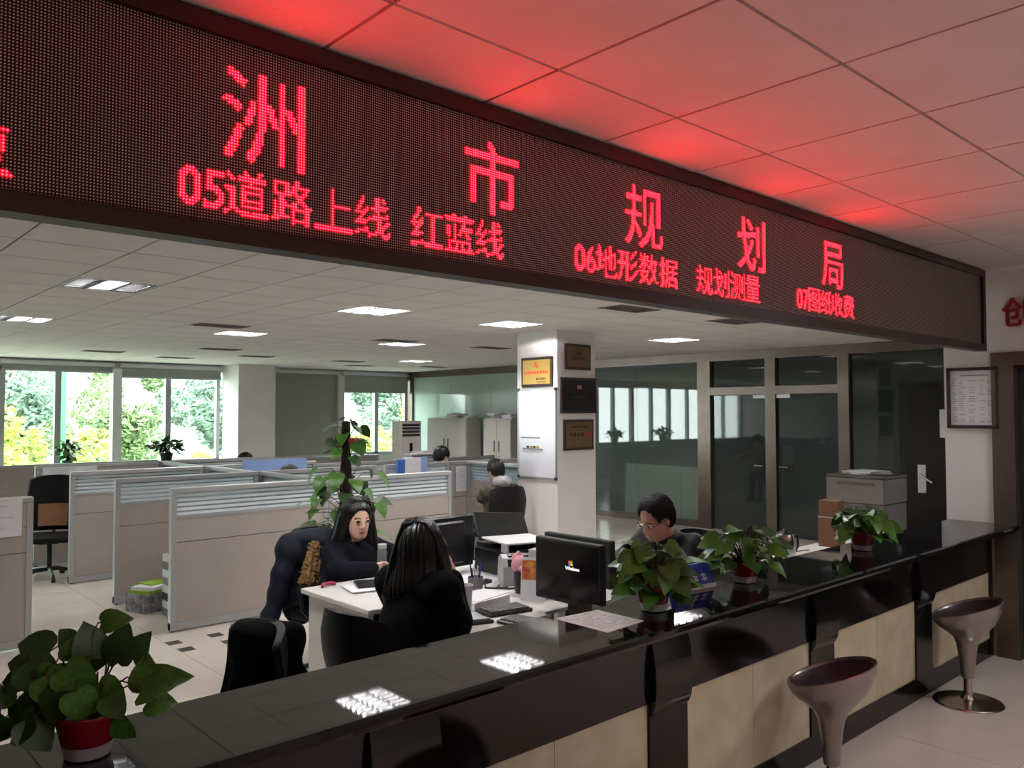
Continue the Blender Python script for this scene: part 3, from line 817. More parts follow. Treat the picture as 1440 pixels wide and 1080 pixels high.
# ================================================================== pillar fittings
mat('white_board', '#d4d4de', 0.2); mat('gold', '#b8944a', 0.4, metal=.35); mat('gold_dark', '#5e4a2c', 0.5, metal=.2); mat('plaque_dark', '#2a1a17', 0.6); mat('orange_red', '#e0532c', 0.5)
t = thing('whiteboard', 'narrow upright whiteboard with a silver frame hung on the pillar', 'whiteboard', (CX0 - .001, 6.805, 1.09))
MB().bb(-.018, -.30, .01, -.004, .30, 1.03).build('board', 'white_board', t)
f = MB(); f.bb(-.024, -.315, 0, 0, .315, .016); f.bb(-.024, -.315, 1.02, 0, .315, 1.036); f.bb(-.024, -.315, 0, 0, -.30, 1.036); f.bb(-.024, .30, 0, 0, .315, 1.036); f.build('frame', 'alu', t)
for a in (-1, 1):
    for b in (0, 1.02): MB().bb(-.028, a * .308 - .018, b - .008, 0, a * .308 + .018, b + .026, bev=.004).build('corner_cap', 'black_plastic', t)
MB().bb(-.035, -.10, .33, -.018, .22, .345).build('magnet_strip', 'ink_grey', t)
for k in range(4): MB().cyl((-.036, .14 - k * .055, .36), (-.018, .14 - k * .055, .36), .014, n=10).build('magnet', 'gold' if k % 2 else 'black_plastic', t)
MB().bb(-.0195, -.06, .46, -.018, .27, .475).build('smudge', 'ink_grey', t)
def plaque(label, face, a0, a1, z0, z1, frame, plate, marks):
    if face == 'x':
        t = thing('plaque', label, 'plaque', (CX0 - .001, (a0 + a1) / 2, z0), -PI / 2, 'plaques on the pillar')
    else:
        t = thing('plaque', label, 'plaque', ((a0 + a1) / 2, CY0 - .001, z0), 0, 'plaques on the pillar')
    w = (a1 - a0) / 2; h = z1 - z0
    MB().bb(-w, -.022, 0, w, 0, h, bev=.004).build('frame', frame, t)
    MB().bb(-w + .03, -.026, .03, w - .03, -.02, h - .03).build('plate', plate, t)
    for x0, x1, q0, q1, m in marks:
        MB().bb(-w + x0 * 2 * w, -.0275, q0 * h, -w + x1 * 2 * w, -.026, q1 * h).build('engraving', m, t)
plaque('bright gold plaque with orange lettering above the whiteboard', 'x', 6.547, 7.06, 2.152, 2.495, 'plaque_dark', 'gold',
       [(.44, .52, .68, .84, 'orange_red'), (.5, .58, .64, .72, 'orange_red')] + [(.14 + .095 * k, .21 + .095 * k, .43, .53, 'orange_red') for k in range(8)] + [(.5 + .055 * k, .54 + .055 * k, .22, .30, 'gold_dark') for k in range(6)] + [(.52, .82, .14, .17, 'gold_dark')])
plaque('dark framed bronze plaque highest on the pillar', 'y', 6.734, 7.17, 2.348, 2.644, 'plaque_dark', 'gold_dark', [(.4, .6, .6, .7, 'plaque_dark'), (.25, .75, .4, .48, 'plaque_dark')])
plaque('largest plaque, dark brown, in the middle of the pillar', 'y', 6.66, 7.266, 1.843, 2.255, 'plaque_dark', 'dark_wood', [(.44, .56, .68, .78, 'print_red'), (.3, .7, .42, .47, 'plaque_dark')])
plaque('dark bronze plaque with reddish letters lowest on the pillar', 'y', 6.71, 7.212, 1.415, 1.768, 'plaque_dark', 'gold_dark', [(.16 + .13 * k, .25 + .13 * k, .45, .57, 'plaque_dark' if k < 4 else 'red_letter') for k in range(6)] + [(.2, .8, .74, .79, 'plaque_dark')])

# notice in a frame on the pier --------------------------------------------
t = thing('framed_notice', 'black framed printed notice on the white pier at the right', 'notice', (WX - .001, 2.258, 1.72), -PI / 2)
w, h = .185, .475
f = MB(); f.bb(-w, -.03, 0, w, 0, .025); f.bb(-w, -.03, h - .025, w, 0, h); f.bb(-w, -.03, 0, -w + .022, 0, h); f.bb(w - .022, -.03, 0, w, 0, h); f.build('frame', 'board_frame', t)
MB().bb(-w + .02, -.012, .02, w - .02, -.004, h - .02).build('sheet', 'paper', t)
p = MB(); rd = random.Random(5)
p.bb(-.09, -.0135, h - .068, .11, -.012, h - .058)
for i in range(20):
    z = h - .085 - i * .0175
    for x0, x1 in ((-.145, -.11), (-.10, -.05), (-.03, .02), (.045, .09), (.10, .14)):
        if rd.random() < .68: p.bb(x0, -.0135, z - .004, x0 + (x1 - x0) * rd.uniform(.5, 1), -.012, z)
p.build('print', 'ink_grey', t)['kind'] = 'stuff'
# sheet on the wooden door
t = thing('door_sheet', 'pale sheet of paper stuck on the dark wooden door', 'paper', (GX - .022, 3.87, 1.52))
MB().bb(-.004, -.14, 0, 0, .14, .36).build('sheet', 'paper', t)

# ================================================================== stools
def make_stool():
    R = .205
    base = MB().lathe([(0, 0), (.2, 0), (.203, .006), (.198, .012), (.10, .02), (.045, .03), (.032, .05), (.03, .07)], 40)
    col = MB().lathe([(.03, .05), (.024, .08), (.022, .28), (.021, .30)], 24)
    body = MB(); n = 40
    prof = [(.038, .16), (.042, .20), (.047, .26), (.054, .32), (.062, .37), (.078, .41), (.115, .45), (.158, .49), (.188, .535), (.202, .575), (.205, .60), (.199, .604), (.192, .60), (.182, .57), (.155, .54), (.10, .520), (.0, .512)]
    rings = []
    for r, z in prof:
        ring = []
        for i in range(n):
            a = 2 * PI * i / n
            k = max(0, min(1, (z - .40) / .2)); dz = .065 * k * math.cos(a) * (r / .2)
            rr = r * (1 + .03 * k * math.cos(a))
            ring.append(body.bm.verts.new((rr * math.cos(a), rr * math.sin(a), z + dz)))
        rings.append(ring)
    seat = []
    for q, (a, b) in enumerate(zip(rings[:-1], rings[1:])):
        for i in range(n):
            j = (i + 1) % n
            body.bm.faces.new((a[i], a[j], b[j], b[i]))
    bmesh.ops.remove_doubles(body.bm, verts=rings[-1], dist=1e-5)
    sb = MB()
    p2 = [(.196, .5955), (.182, .576), (.155, .546), (.10, .526), (.001, .518)]
    rg = []
    for r, z in p2:
        ring = []
        for i in range(n):
            a = 2 * PI * i / n; k = max(0, min(1, (z - .40) / .2)); dz = .065 * k * math.cos(a) * (r / .2)
            ring.append(sb.bm.verts.new((r * (1 + .03 * k * math.cos(a)) * math.cos(a), r * math.sin(a), z + dz + .004)))
        rg.append(ring)
    for a, b in zip(rg[:-1], rg[1:]):
        for i in range(n): j = (i + 1) % n; sb.bm.faces.new((a[i], a[j], b[j], b[i]))
    sb.bm.faces.new(rg[-1])
    return [('base', base.data('base', 'chrome', 40)), ('column', col.data('column', 'chrome', 40)), ('shell', body.data('shell', 'silver_paint', 50)), ('seat_pad', sb.data('seat_pad', 'seat_plum', 50))]
mat('seat_plum', '#3b2c2e', 0.4)
SP = make_stool()
for x, y, lb in ((5.68, 1.92, 'silver bowl shaped bar stool nearest the side door'), (3.81, 1.90, 'silver bowl shaped bar stool nearer the camera, its base out of the picture'), (1.84, 1.86, 'silver bowl shaped bar stool only mirrored in the black counter front')):
    t = thing('bar_stool', lb, 'stool', (x, y, 0), -1.15, 'bar stools at the counter')
    for n, m in SP: link(n, m, t)

# ================================================================== desks and chairs
mat('desk_white', '#cfccca', 0.35); mat('chair_black', '#060607', 0.6, spec=.25); mat('chair_plastic', '#161617', 0.4); mat('tan_pad', '#7a5335', 0.7, var=.1, scale=12)
def desk(label, x0, y0, x1, y1, legs):
    t = thing('desk', label, 'desk', ((x0 + x1) / 2, (y0 + y1) / 2, 0), 0, 'white office desks')
    w, d = (x1 - x0) / 2, (y1 - y0) / 2
    MB().bb(-w, -d, .72, w, d, .75, bev=.004).build('desktop', 'desk_white', t)
    for a in legs:
        c = a * (w - .05)
        MB().bb(c - .018, -d + .05, 0, c + .018, d - .05, .72).build('side_panel', 'desk_white', t)
    MB().bb(-w + .07, d - .10, .30, w - .07, d - .08, .72).build('modesty_panel', 'desk_white', t)
    return t
desk('white desk with papers where the woman with the bottle sits', 2.49, 3.92, 4.15, 4.70, (-1, 1))
desk('white desk with keyboards and monitors behind the counter', 2.60, 2.52, 4.2, 3.915, (1,))
desk('white desk carrying a carton and a steel kettle at the right', 5.05, 2.50, 7.6, 3.36, (-1, 1))
def chair_parts(back_h=.95, bw=.46, arms=True, seat_h=.46, pad=False, sh=.0):
    """faces +x"""
    P = []
    s = MB(); s.box((.02, 0, seat_h), (.47, .48, .08), None, .03, 3); P.append(('seat', s, 'chair_black', 50))
    bh = back_h - seat_h - .06
    def bf(u, v):
        y = (u - .5) * bw * (1 - .25 * max(0, v - .6) ** 2 * 4 - .12 * (1 - v))
        z = seat_h + .06 + v * bh - .05 * (abs(u - .5) * 2) ** 3 * (v > .7)
        return (-.23 - .06 * v + .10 * (abs(u - .5) * 2) ** 2 - .03 * math.sin(v * PI), y, z)
    b = MB(); b.sheet(bf, 14, 10, .035); P.append(('backrest', b, 'chair_black', 60))
    if pad:
        q = MB(); q.sheet(lambda u, v: tuple(Vector(bf(.2 + .6 * u, .08 + .4 * v)) + Vector((.05, 0, 0))), 8, 6, .05); P.append(('cushion', q, 'tan_pad', 60))
    c = MB(); c.cyl((0, 0, .10), (0, 0, seat_h - .03), .028); c.box((0, 0, seat_h - .05), (.2, .2, .03)); P.append(('gas_column', c, 'chair_plastic', 40))
    st = MB(); st.tube([(-.1, 0, seat_h - .05), (-.26, 0, seat_h - .03), (-.29, 0, seat_h + .1)], .02, 8); P.append(('back_bracket', st, 'chair_plastic', 40))
    for k in range(5):
        a = k * 2 * PI / 5 + .3
        l = MB(); l.tube([(0, 0, .11), (math.cos(a) * .14, math.sin(a) * .14, .105), (math.cos(a) * .29, math.sin(a) * .29, .07)], .024, 8, .014)
        P.append(('leg', l, 'chair_plastic', 40))
        wv = MB(); wv.cyl((math.cos(a) * .29 - math.sin(a) * .018, math.sin(a) * .29 + math.cos(a) * .018, .03), (math.cos(a) * .29 + math.sin(a) * .018, math.sin(a) * .29 - math.cos(a) * .018, .03), .03, n=14)
        P.append(('castor', wv, 'chair_plastic', 40))
    if arms:
        for s in (-1, 1):
            r = MB(); r.tube([(.0, s * .24, seat_h), (-.02, s * .29, seat_h + .06), (-.05, s * .29, seat_h + .2), (.16, s * .29, seat_h + .21), (.2, s * .29, seat_h + .19)], .018, 8)
            P.append(('armrest', r, 'chair_plastic', 40))
    return [(n, b.data(n, m, sm)) for n, b, m, sm in P]
CH_A = chair_parts(.93, .50, False)
CH_B = chair_parts(1.02, .5, True)
CH_C = chair_parts(1.14, .52, True, pad=True)
def chair(parts, x, y, rz, label):
    t = thing('office_chair', label, 'chair', (x, y, 0), rz, 'black office chairs')
    for n, m in parts: link(n, m, t)
    return t
chair(CH_A, 2.27, 3.37, .10, 'black office chair under the woman seen from behind')
chair(CH_A, 1.36, 3.38, PI, 'black office chair with a dark coat hung over its back, next to the counter')
chair(CH_B, 2.98, 5.12, -1.30, 'black office chair under the woman with the bottle, a navy coat over it')
chair(CH_C, 2.36, 10.3, -1.95, 'empty black office chair with a tan cushion standing in the aisle')
chair(CH_B, 6.24, 7.10, 1.45, 'tall black office chair under the person in camouflage')
chair(CH_B, 4.62, 3.42, PI - .1, 'black office chair under the man with glasses')
# ================================================================== people
mat('skin', '#e0b6a2', 0.5, sss=.08); mat('skin_man', '#c48d78', 0.5, sss=.08); mat('hair', '#080606', 0.42, spec=.35); mat('hair_brown', '#0d0908', 0.5, spec=.2)
mat('lips', '#9c4d4c', 0.45); mat('eye', '#14100e', 0.2); mat('eye_white', '#c9c2bd', 0.3)
mat('black_wool', '#060608', 0.95, spec=.1, bump=.1, bscale=250); mat('navy_wool', '#0a0c17', 0.9, spec=.15, bump=.1, bscale=200); mat('black_jacket', '#0d0e0f', 0.65, spec=.25, bump=.08, bscale=120)
mat('grey_knit', '#8b8486', 0.9, bump=.15, bscale=300); mat('trouser', '#15151a', 0.85); mat('shirt', '#c5b7b4', 0.8)
mat('camo', '#4d463c', 0.9, col2='#2c2722', scale=14); mat('hood_grey', '#a29da0', 0.9, var=.1, scale=25)

def person(label, loc, rz, head, wristL, wristR, elbowL, elbowR, skin, cloth, hair, neck_f=.02, hyaw=0., hpitch=0., female=True,
           long_hair=True, res=.007, fingers=True, hs=1.0, lean=.0, face=True, curlL=None, curlR=None, balding=False, shoulder=.17, shrug=0., bulk=0., facew=.070, hairw=0., name='person', hgroup='people in the office'):
    """all joints in world coordinates; rz = facing direction; head = centre of the head"""
    loc = Vector(loc); F = Vector((math.cos(rz), math.sin(rz), 0)); L = Vector((-math.sin(rz), math.cos(rz), 0)); U = Vector((0, 0, 1))
    head = Vector(head)
    hip = loc + U * .50
    def J(f, l, z): return tuple(loc + F * f + L * l + U * z)
    # head axes
    a = rz + hyaw
    hx = Vector((math.cos(a) * math.cos(hpitch), math.sin(a) * math.cos(hpitch), math.sin(hpitch)))
    hy = Vector((-math.sin(a), math.cos(a), 0)); hz = hx.cross(hy)
    AX = (hx, hy, hz)
    nb = head - hz * .175 * hs - hx * .035          # base of the neck
    nb = Vector((nb.x, nb.y, nb.z))
    chest = hip.lerp(nb, .62) + F * .01
    sh = nb - U * (.055 - shrug)
    sl = Vector(sh + L * shoulder - F * .01); sr = Vector(sh - L * shoulder - F * .01)
    wl_, wr_, el_, er_ = Vector(wristL), Vector(wristR), Vector(elbowL), Vector(elbowR)
    tdir = (nb - hip).normalized(); tax = (L.cross(tdir).normalized(), L, tdir)
    def hp(x, y, z): return tuple(head + (hx * x + hy * y + hz * z) * hs)
    def Hl(X, Y, Z):
        px, py, pz = X - head.x, Y - head.y, Z - head.z
        return ((px * hx.x + py * hx.y + pz * hx.z) / hs, (px * hy.x + py * hy.y + pz * hy.z) / hs, (px * hz.x + py * hz.y + pz * hz.z) / hs)
    jw = .036 if female else .044
    def head_sdf(X, Y, Z):
        x, y, z = Hl(X, Y, Z)
        d = sd_ell(x, y, z, (-.012, 0, .035), (.094, .074, .082))
        d = smin(d, sd_ell(x, y, z, (.028, 0, -.028), (.066, .060, .082)), .03)
        d = smin(d, sd_ell(x, y, z, (.048, 0, -.088), (.036, jw, .026)), .03)
        ay = np.abs(y)
        d = smax(d, -sd_ell(x, ay, z, (.102, .031, .002), (.014, .017, .011)), .012)
        d = smin(d, sd_cap(x, y, z, (.090, 0, .004), (.104, 0, -.030), .007, .0115), .012)
        d = smin(d, sd_ell(x, ay, z, (.097, .011, -.034), (.009, .008, .007)), .008)
        d = smin(d, sd_ell(x, y, z, (.089, 0, -.063), (.010, .020, .008)), .008)
        d = smin(d, sd_ell(x, ay, z, (-.005, .074, -.012), (.017, .007, .028)), .01)
        return d * hs
    def arm(X, Y, Z, s, e, w, k=0.0, w_end=1.0):
        we = e + (w - e) * w_end
        d = sd_cap(X, Y, Z, s, e, .050 + k, .041 + k)
        return smin(d, sd_cap(X, Y, Z, e, we, .040 + k, (.027 if k == 0 else .034 + k * .6)), .02)
    def hand(X, Y, Z, e, w, curl):
        d0 = (w - e).normalized()
        dirn = (curl[0] if curl else d0)
        dirn = Vector(dirn).normalized(); nrm = Vector(curl[1]).normalized() if curl else U
        side = dirn.cross(nrm).normalized()
        pc = w + dirn * .05
        d = sd_ell(X, Y, Z, pc, (.05, .038, .018), (dirn, side, nrm))
        d = smin(d, sd_cap(X, Y, Z, w - d0 * .02, w + dirn * .01, .026, .025), .02)
        bend = curl[2] if curl else .5
        for i, (o, ln) in enumerate(((-.028, .062), (-.0095, .072), (.0095, .068), (.028, .052))):
            k0 = pc + dirn * .036 + side * o
            k1 = k0 + (dirn * math.cos(bend * .6) - nrm * math.sin(bend * .6)) * ln * .5
            k2 = k1 + (dirn * math.cos(bend * 1.6) - nrm * math.sin(bend * 1.6)) * ln * .5
            f = np.minimum(sd_cap(X, Y, Z, k0, k1, .0095, .009), sd_cap(X, Y, Z, k1, k2, .009, .0075))
            d = smin(d, f, .006)
        sg = curl[3] if curl else 1
        t0 = w + dirn * .022 + side * .03 * sg; t1 = t0 + (dirn * .5 + side * .7 * sg - nrm * .3).normalized() * .035; t2 = t1 + (dirn * .9 + side * .2 * sg - nrm * .4).normalized() * .03
        d = smin(d, np.minimum(sd_cap(X, Y, Z, t0, t1, .012, .0105), sd_cap(X, Y, Z, t1, t2, .0105, .008)), .008)
        return d
    def torso(X, Y, Z, k):
        d = sd_ell(X, Y, Z, tuple(hip.lerp(chest, .1)), (.125 + k, .165 + k, .15 + k), tax)
        d = smin(d, sd_ell(X, Y, Z, tuple(hip.lerp(chest, .55)), (.105 + k, .145 + k, .17 + k), tax), .06)
        d = smin(d, sd_ell(X, Y, Z, tuple(chest + F * .01), (.110 + k, .160 + k, .17 + k), tax), .06)
        d = smin(d, sd_cap(X, Y, Z, sl, sr, .052 + k, .052 + k), .07)
        return d
    def body(X, Y, Z):
        d = head_sdf(X, Y, Z)
        d = smin(d, sd_cap(X, Y, Z, hp(-.02, 0, -.06), tuple(nb), .052 if female else .058, .058), .025)
        d = smin(d, torso(X, Y, Z, 0), .04)
        d = smin(d, arm(X, Y, Z, sl, el_, wl_), .03); d = smin(d, arm(X, Y, Z, sr, er_, wr_), .03)
        if fingers:
            d = smin(d, hand(X, Y, Z, el_, wl_, curlL), .01); d = smin(d, hand(X, Y, Z, er_, wr_, curlR), .01)
        for s in (-1, 1):
            kn = J(.42, s * .11, .52); an = J(.44, s * .11, .10)
            d = smin(d, sd_cap(X, Y, Z, J(.02, s * .09, .50), kn, .082, .058), .03)
            d = smin(d, sd_cap(X, Y, Z, kn, an, .055, .036), .02)
            d = smin(d, sd_cap(X, Y, Z, J(.42, s * .11, .045), J(.60, s * .12, .035), .042, .033), .02)
        return d
    def cloth_f(X, Y, Z):
        d = torso(X, Y, Z, .02 + bulk)
        d = smin(d, arm(X, Y, Z, sl, el_, wl_, .018 + bulk, .95), .04); d = smin(d, arm(X, Y, Z, sr, er_, wr_, .018 + bulk, .95), .04)
        d = smin(d, sd_cap(X, Y, Z, tuple(nb - hz * .03), tuple(nb + hz * .015), .082, .070), .03)
        n = .004 * np.sin(X * 43 + Z * 31) * np.sin(Y * 37 - Z * 23)
        d = d + n
        # neckline and hem
        cut = (X - nb.x) * hz.x + (Y - nb.y) * hz.y + (Z - nb.z) * hz.z - .035 - shrug * .8
        rad = np.sqrt((X - nb.x) ** 2 + (Y - nb.y) ** 2)
        d = smax(d, np.minimum(cut, .135 - rad), .006)
        return np.maximum(d, hip.z - .13 - Z)
    def trousers(X, Y, Z):
        d = sd_ell(X, Y, Z, tuple(hip), (.14, .18, .12), tax)
        for s in (-1, 1):
            kn = J(.42, s * .11, .52); an = J(.44, s * .11, .10)
            d = smin(d, smin(sd_cap(X, Y, Z, J(.02, s * .09, .50), kn, .098, .075), sd_cap(X, Y, Z, kn, an, .073, .06), .02), .03)
        return np.maximum(np.maximum(d, .09 - Z), Z - .62)
    pts = [head, nb, sl, sr, wl_, wr_, el_, er_, Vector(J(.66, 0, 0)), Vector(J(-.2, 0, .4)), Vector(J(0, .25, 0)), Vector(J(0, -.25, 0))]
    lo = [min(p[i] for p in pts) - .15 for i in range(3)]; hi = [max(p[i] for p in pts) + .15 for i in range(3)]
    lo[2] = -.02
    t = thing(name, label, 'person', tuple(loc), 0, hgroup)
    mw = Matrix.Translation(-loc)
    link('body', surface_net('body', body, lo, hi, res, skin), t, mw)
    link('clothing', surface_net('clothing', cloth_f, [lo[0], lo[1], .3], hi, max(res, .009), cloth), t, mw)
    link('trousers', surface_net('trousers', trousers, lo, [hi[0], hi[1], .7], .014, 'trouser'), t, mw)
    sho = MB()
    for s in (-1, 1):
        p, q = Vector(J(.40, s * .11, .05)), Vector(J(.62, s * .12, .042))
        sho.tube([p, p.lerp(q, .5), q], .052, 10, .044)
    sho.build('shoes', 'black_plastic', t, smooth=60, mw=mw)
    # hair
    def hair_f(X, Y, Z):
        x, y, z = Hl(X, Y, Z)
        ang = np.arctan2(y, x)
        d = sd_ell(x, y, z, (-.016, 0, .038), (.106, .088, .094))
        if long_hair:
            d = smin(d, sd_ell(x, y, z, (-.055, 0, -.06), (.065, .09, .13)), .05)
            ay = np.abs(y)
            d = smin(d, sd_cap(x, ay, z, (-.012, .072 + hairw * .3, .0), (-.02, .086 + hairw, -.19), .036, .042 + hairw * .3), .04)
            d = smin(d, sd_ell(x, y, z, (-.055, 0, -.17), (.06, .105 + hairw, .09)), .05)
        else:
            d = smin(d, sd_ell(x, y, z, (-.055, 0, -.025), (.05, .072, .06)), .04)
        fc = sd_ell(x, y, z, (.105, 0, -.035 if (long_hair or balding) else -.045), (.085, facew if long_hair else .088, .108 if long_hair else .135 if balding else .098))
        d = smax(d, -fc, .012)
        if not long_hair:
            d = np.maximum(d, -sd_ell(x, np.abs(y), z, (.015, .08, -.035), (.035, .035, .05)))
        k_ = 1.0 if long_hair else 1.8
        return (d + k_ * (.0014 * np.sin(ang * 33 + z * 9) + .0014 * np.sin(ang * 57 - z * 14 + x * 60))) * hs
    hl = [head[i] - .2 - (.14 if i == 2 else 0) for i in range(3)]; hh = [head[i] + .2 for i in range(3)]
    link('hair', surface_net('hair', hair_f, hl, hh, .005, hair), t, mw)
    if long_hair:
        rd = random.Random(len(label)); sb = MB()
        for i in range(90):
            sg = 1 if i % 2 else -1; x0 = rd.uniform(-.10, .045); j = rd.uniform(-.006, .010); tl = rd.uniform(-.27, -.19); fx = min(x0, .012)
            wv = rd.uniform(-.012, .018)
            sb.tube([hp(x0, .012 + sg * .006, .128 - 3.2 * (x0 + .016) ** 2), hp(x0 * .95, .012 + sg * .05, .113 - 3 * (x0 + .016) ** 2 + j), hp(x0 * .8 - .01, sg * (.086 + j - 2.2 * (x0 + .02) ** 2), .05), hp(fx * .7 - .015, sg * (.100 + j + hairw * .5 - 2 * (x0 + .02) ** 2), -.05),
                     hp(fx * .7 - .02 + wv, sg * (.108 + j + hairw - 3 * (fx + .02) ** 2), -.14), hp(fx * .7 - .03 + wv, sg * (.106 + hairw + wv - 4 * (fx + .02) ** 2), tl)], .0062 * hs, 5, .002)
        sb.build('hair_strands', hair, t, smooth=70, mw=mw)
    if face:
        RM = Matrix((hx, hy, hz)).transposed().to_4x4()
        for s in (-1, 1):
            e = MB().ball(hp(.0885, s * .031, .001), (.011 * hs, .015 * hs, .0075 * hs), 12, 8, RM).build('eye', 'eye_white', t, smooth=60, mw=mw)
            MB().ball(hp(.0975, s * .031, .0005), (.004 * hs, .007 * hs, .0065 * hs), 10, 8, RM).build('iris', 'eye', e, smooth=60)
            MB().tube([hp(.0975, s * .045, .0045), hp(.1005, s * .031, .0085), hp(.0985, s * .018, .004)], .0022 * hs, 6).build('eyelid', 'hair', e)
            MB().tube([hp(.088, s * .052, .019), hp(.0975, s * .034, .0255), hp(.102, s * .016, .0205)], .0038 * hs, 6, .0026 * hs).build('eyebrow', 'hair', t, mw=mw)
        MB().ball(hp(.0955, 0, -.0585), (.0075 * hs, .024 * hs, .0042 * hs), 14, 8, RM).ball(hp(.0945, 0, -.0675), (.0075 * hs, .020 * hs, .005 * hs), 14, 8, RM).build('lips', 'lips' if female else 'skin_man', t, smooth=60, mw=mw)
    return t, hp, mw, AX

# the woman with the bottle -------------------------------------------------
W1 = person('young woman in black with long dark hair holding a clear bottle at the white desk', (3.06, 5.06, 0), -1.42, (3.03, 4.92, 1.115),
       (3.36, 4.62, .79), (3.03, 4.71, .80), (3.40, 4.86, .80), (2.80, 4.76, .80), 'skin', 'navy_wool', 'hair', hyaw=-.30, hpitch=-.08, hs=1.15, facew=.076, hairw=.025, shrug=.02, bulk=.012,
       curlR=((.9, .35, .05), (-.3, .8, .3), .9, -1), curlL=((-.6, -.6, -.05), (0, 0, 1), .4, 1))
# the woman seen from behind -------------------------------------------------
W2 = person('woman in black seen from behind with dark hair, cheek resting on her hand', (2.30, 3.33, 0), .28, (2.46, 3.375, 1.165),
       (2.72, 3.66, .79), (2.55, 3.245, 1.02), (2.50, 3.60, .80), (2.565, 3.215, .80), 'skin', 'black_wool', 'hair', hyaw=.35, hpitch=-.12, hs=1.17, shoulder=.155, shrug=.075, bulk=.014, hairw=.03,
       curlR=((-.12, .25, .95), (.3, -.9, .2), .5, 1), curlL=((.9, -.2, -.05), (0, 0, 1), .4, -1))
# the man with glasses ---------------------------------------------------------
M1, hpM, mwM, axM = person('man with receding dark hair and glasses in a black jacket, bending over the desk', (4.60, 3.46, 0), PI - .10, (4.41, 3.40, 1.14),
       (4.02, 3.16, .79), (4.06, 3.62, .79), (4.36, 3.17, .80), (4.40, 3.72, .80), 'skin_man', 'black_jacket', 'hair_brown', hyaw=-.02, hpitch=-.42, female=False, long_hair=False, hs=1.22, shoulder=.20, balding=True, shrug=.05, bulk=.02)
g = MB()
for s in (-1, 1):
    c = Vector(hpM(.112, s * .033, -.002)); hy, hz = axM[1], axM[2]
    g.tube([c + hy * .026 * math.cos(k * PI / 8) + hz * .018 * math.sin(k * PI / 8) for k in range(17)], .0022, 6)
    g.tube([hpM(.108, s * .058, .004), hpM(.05, s * .082, .006), hpM(-.01, s * .084, .0)], .002, 6)
g.tube([hpM(.113, -.007, .002), hpM(.116, 0, .006), hpM(.113, .007, .002)], .002, 6)
g.build('glasses', 'chrome', M1, mw=mwM)
MB().tube([hpM(-.03 + .075 * math.cos(k * PI / 10), .068 * math.sin(k * PI / 10), -.135 - .02 * math.cos(k * PI / 10)) for k in range(-8, 9)], .012, 8).build('shirt_collar', 'shirt', M1, smooth=60, mw=mwM)
# colleagues farther back --------------------------------------------------------
C1, hpC, mwC, axC = person('person in a hooded camouflage jacket working with the back to the camera beside the pillar', (6.28, 7.14, 0), 1.45, (6.36, 7.26, 1.16),
       (6.34, 7.47, .80), (6.45, 7.48, .80), (6.13, 7.24, .86), (6.50, 7.28, .86), 'skin', 'camo', 'hair', hpitch=-.3, female=False, long_hair=False, res=.010, fingers=True, hs=1.1, face=False, shoulder=.2)
def hood(X, Y, Z):
    c = hpC(-.085, 0, -.14)
    d = sd_ell(X, Y, Z, c, (.13, .10, .075))
    return d + .006 * np.sin(X * 60) * np.sin(Y * 50 + Z * 40)
c = hpC(-.085, 0, -.14)
link('hood', surface_net('hood', hood, [c[i] - .18 for i in range(3)], [c[i] + .18 for i in range(3)], .008, 'hood_grey'), C1, mwC)
person('man in a grey sweater leaning over papers behind the partition', (6.72, 9.02, 0), .1, (6.99, 9.12, 1.235), (7.35, 9.3, .95), (7.30, 8.95, .95), (7.02, 9.3, .95), (6.98, 8.85, .95),
       'skin', 'grey_knit', 'hair', hpitch=-.35, female=False, long_hair=False, res=.012, hs=1.15, face=False, shoulder=.19)
person('colleague with short dark hair half hidden in front of the white window column', (5.15, 11.56, 0), .3, (5.22, 11.54, 1.13), (5.5, 11.8, .8), (5.55, 11.5, .8), (5.2, 11.85, .82), (5.3, 11.4, .82),
       'skin', 'black_jacket', 'hair', female=False, long_hair=False, res=.013, hs=1.12, face=False)
person('colleague of whom only the dark top of the head shows below the blue drawing', (4.52, 8.95, 0), .1, (4.6, 8.95, 1.10), (4.95, 9.1, .8), (4.95, 8.85, .8), (4.65, 9.2, .82), (4.65, 8.75, .82),
       'skin', 'navy_wool', 'hair', female=False, long_hair=False, res=.013, hs=1.1, face=False)

# ================================================================== coats on chair backs
mat('navy_coat', '#0b1020', 0.75, spec=.25, bump=.25, bscale=14); mat('black_coat', '#050506', 0.9, spec=.1, bump=.2, bscale=18); mat('fur', '#8a6a45', 0.95, bump=1.0, bscale=120, var=.35, scale=40)
def coat_sdf(c, ax, w, h, k=0):
    c = Vector(c); a = Vector((math.cos(ax), math.sin(ax), 0)); n = Vector((-math.sin(ax), math.cos(ax), 0))
    def f(X, Y, Z):
        x = (X - c.x) * a.x + (Y - c.y) * a.y; y = (X - c.x) * n.x + (Y - c.y) * n.y; z = Z - c.z
        d = sd_cap(x, y, z, (-w * .55, 0, -.05), (w * .5, 0, -.035), .075, .07)
        d = smin(d, sd_ell(x, y, z, (-.02, .0, -h * .5), (w * .72, .085, h * .55)), .06)
        if k == 0:
            d = smin(d, sd_cap(x, y, z, (-w * .6, -.02, -.08), (-w * 1.15, -.03, -h * .95), .07, .06), .05)
            d = smin(d, sd_cap(x, y, z, (w * .55, -.02, -.08), (w * .66, -.03, -h * .8), .06, .05), .05)
        else:
            d = smin(d, sd_ell(x, y, z, (w * .25, 0, -h * .75), (w * .95, .10, h * .45)), .1)
        d = d + .010 * np.sin(x * 38 + z * 9) * np.clip(-z / h, 0, 1) + .005 * np.sin(z * 41 + x * 17)
        return smax(d, -z - h, .02) * .9
    return f
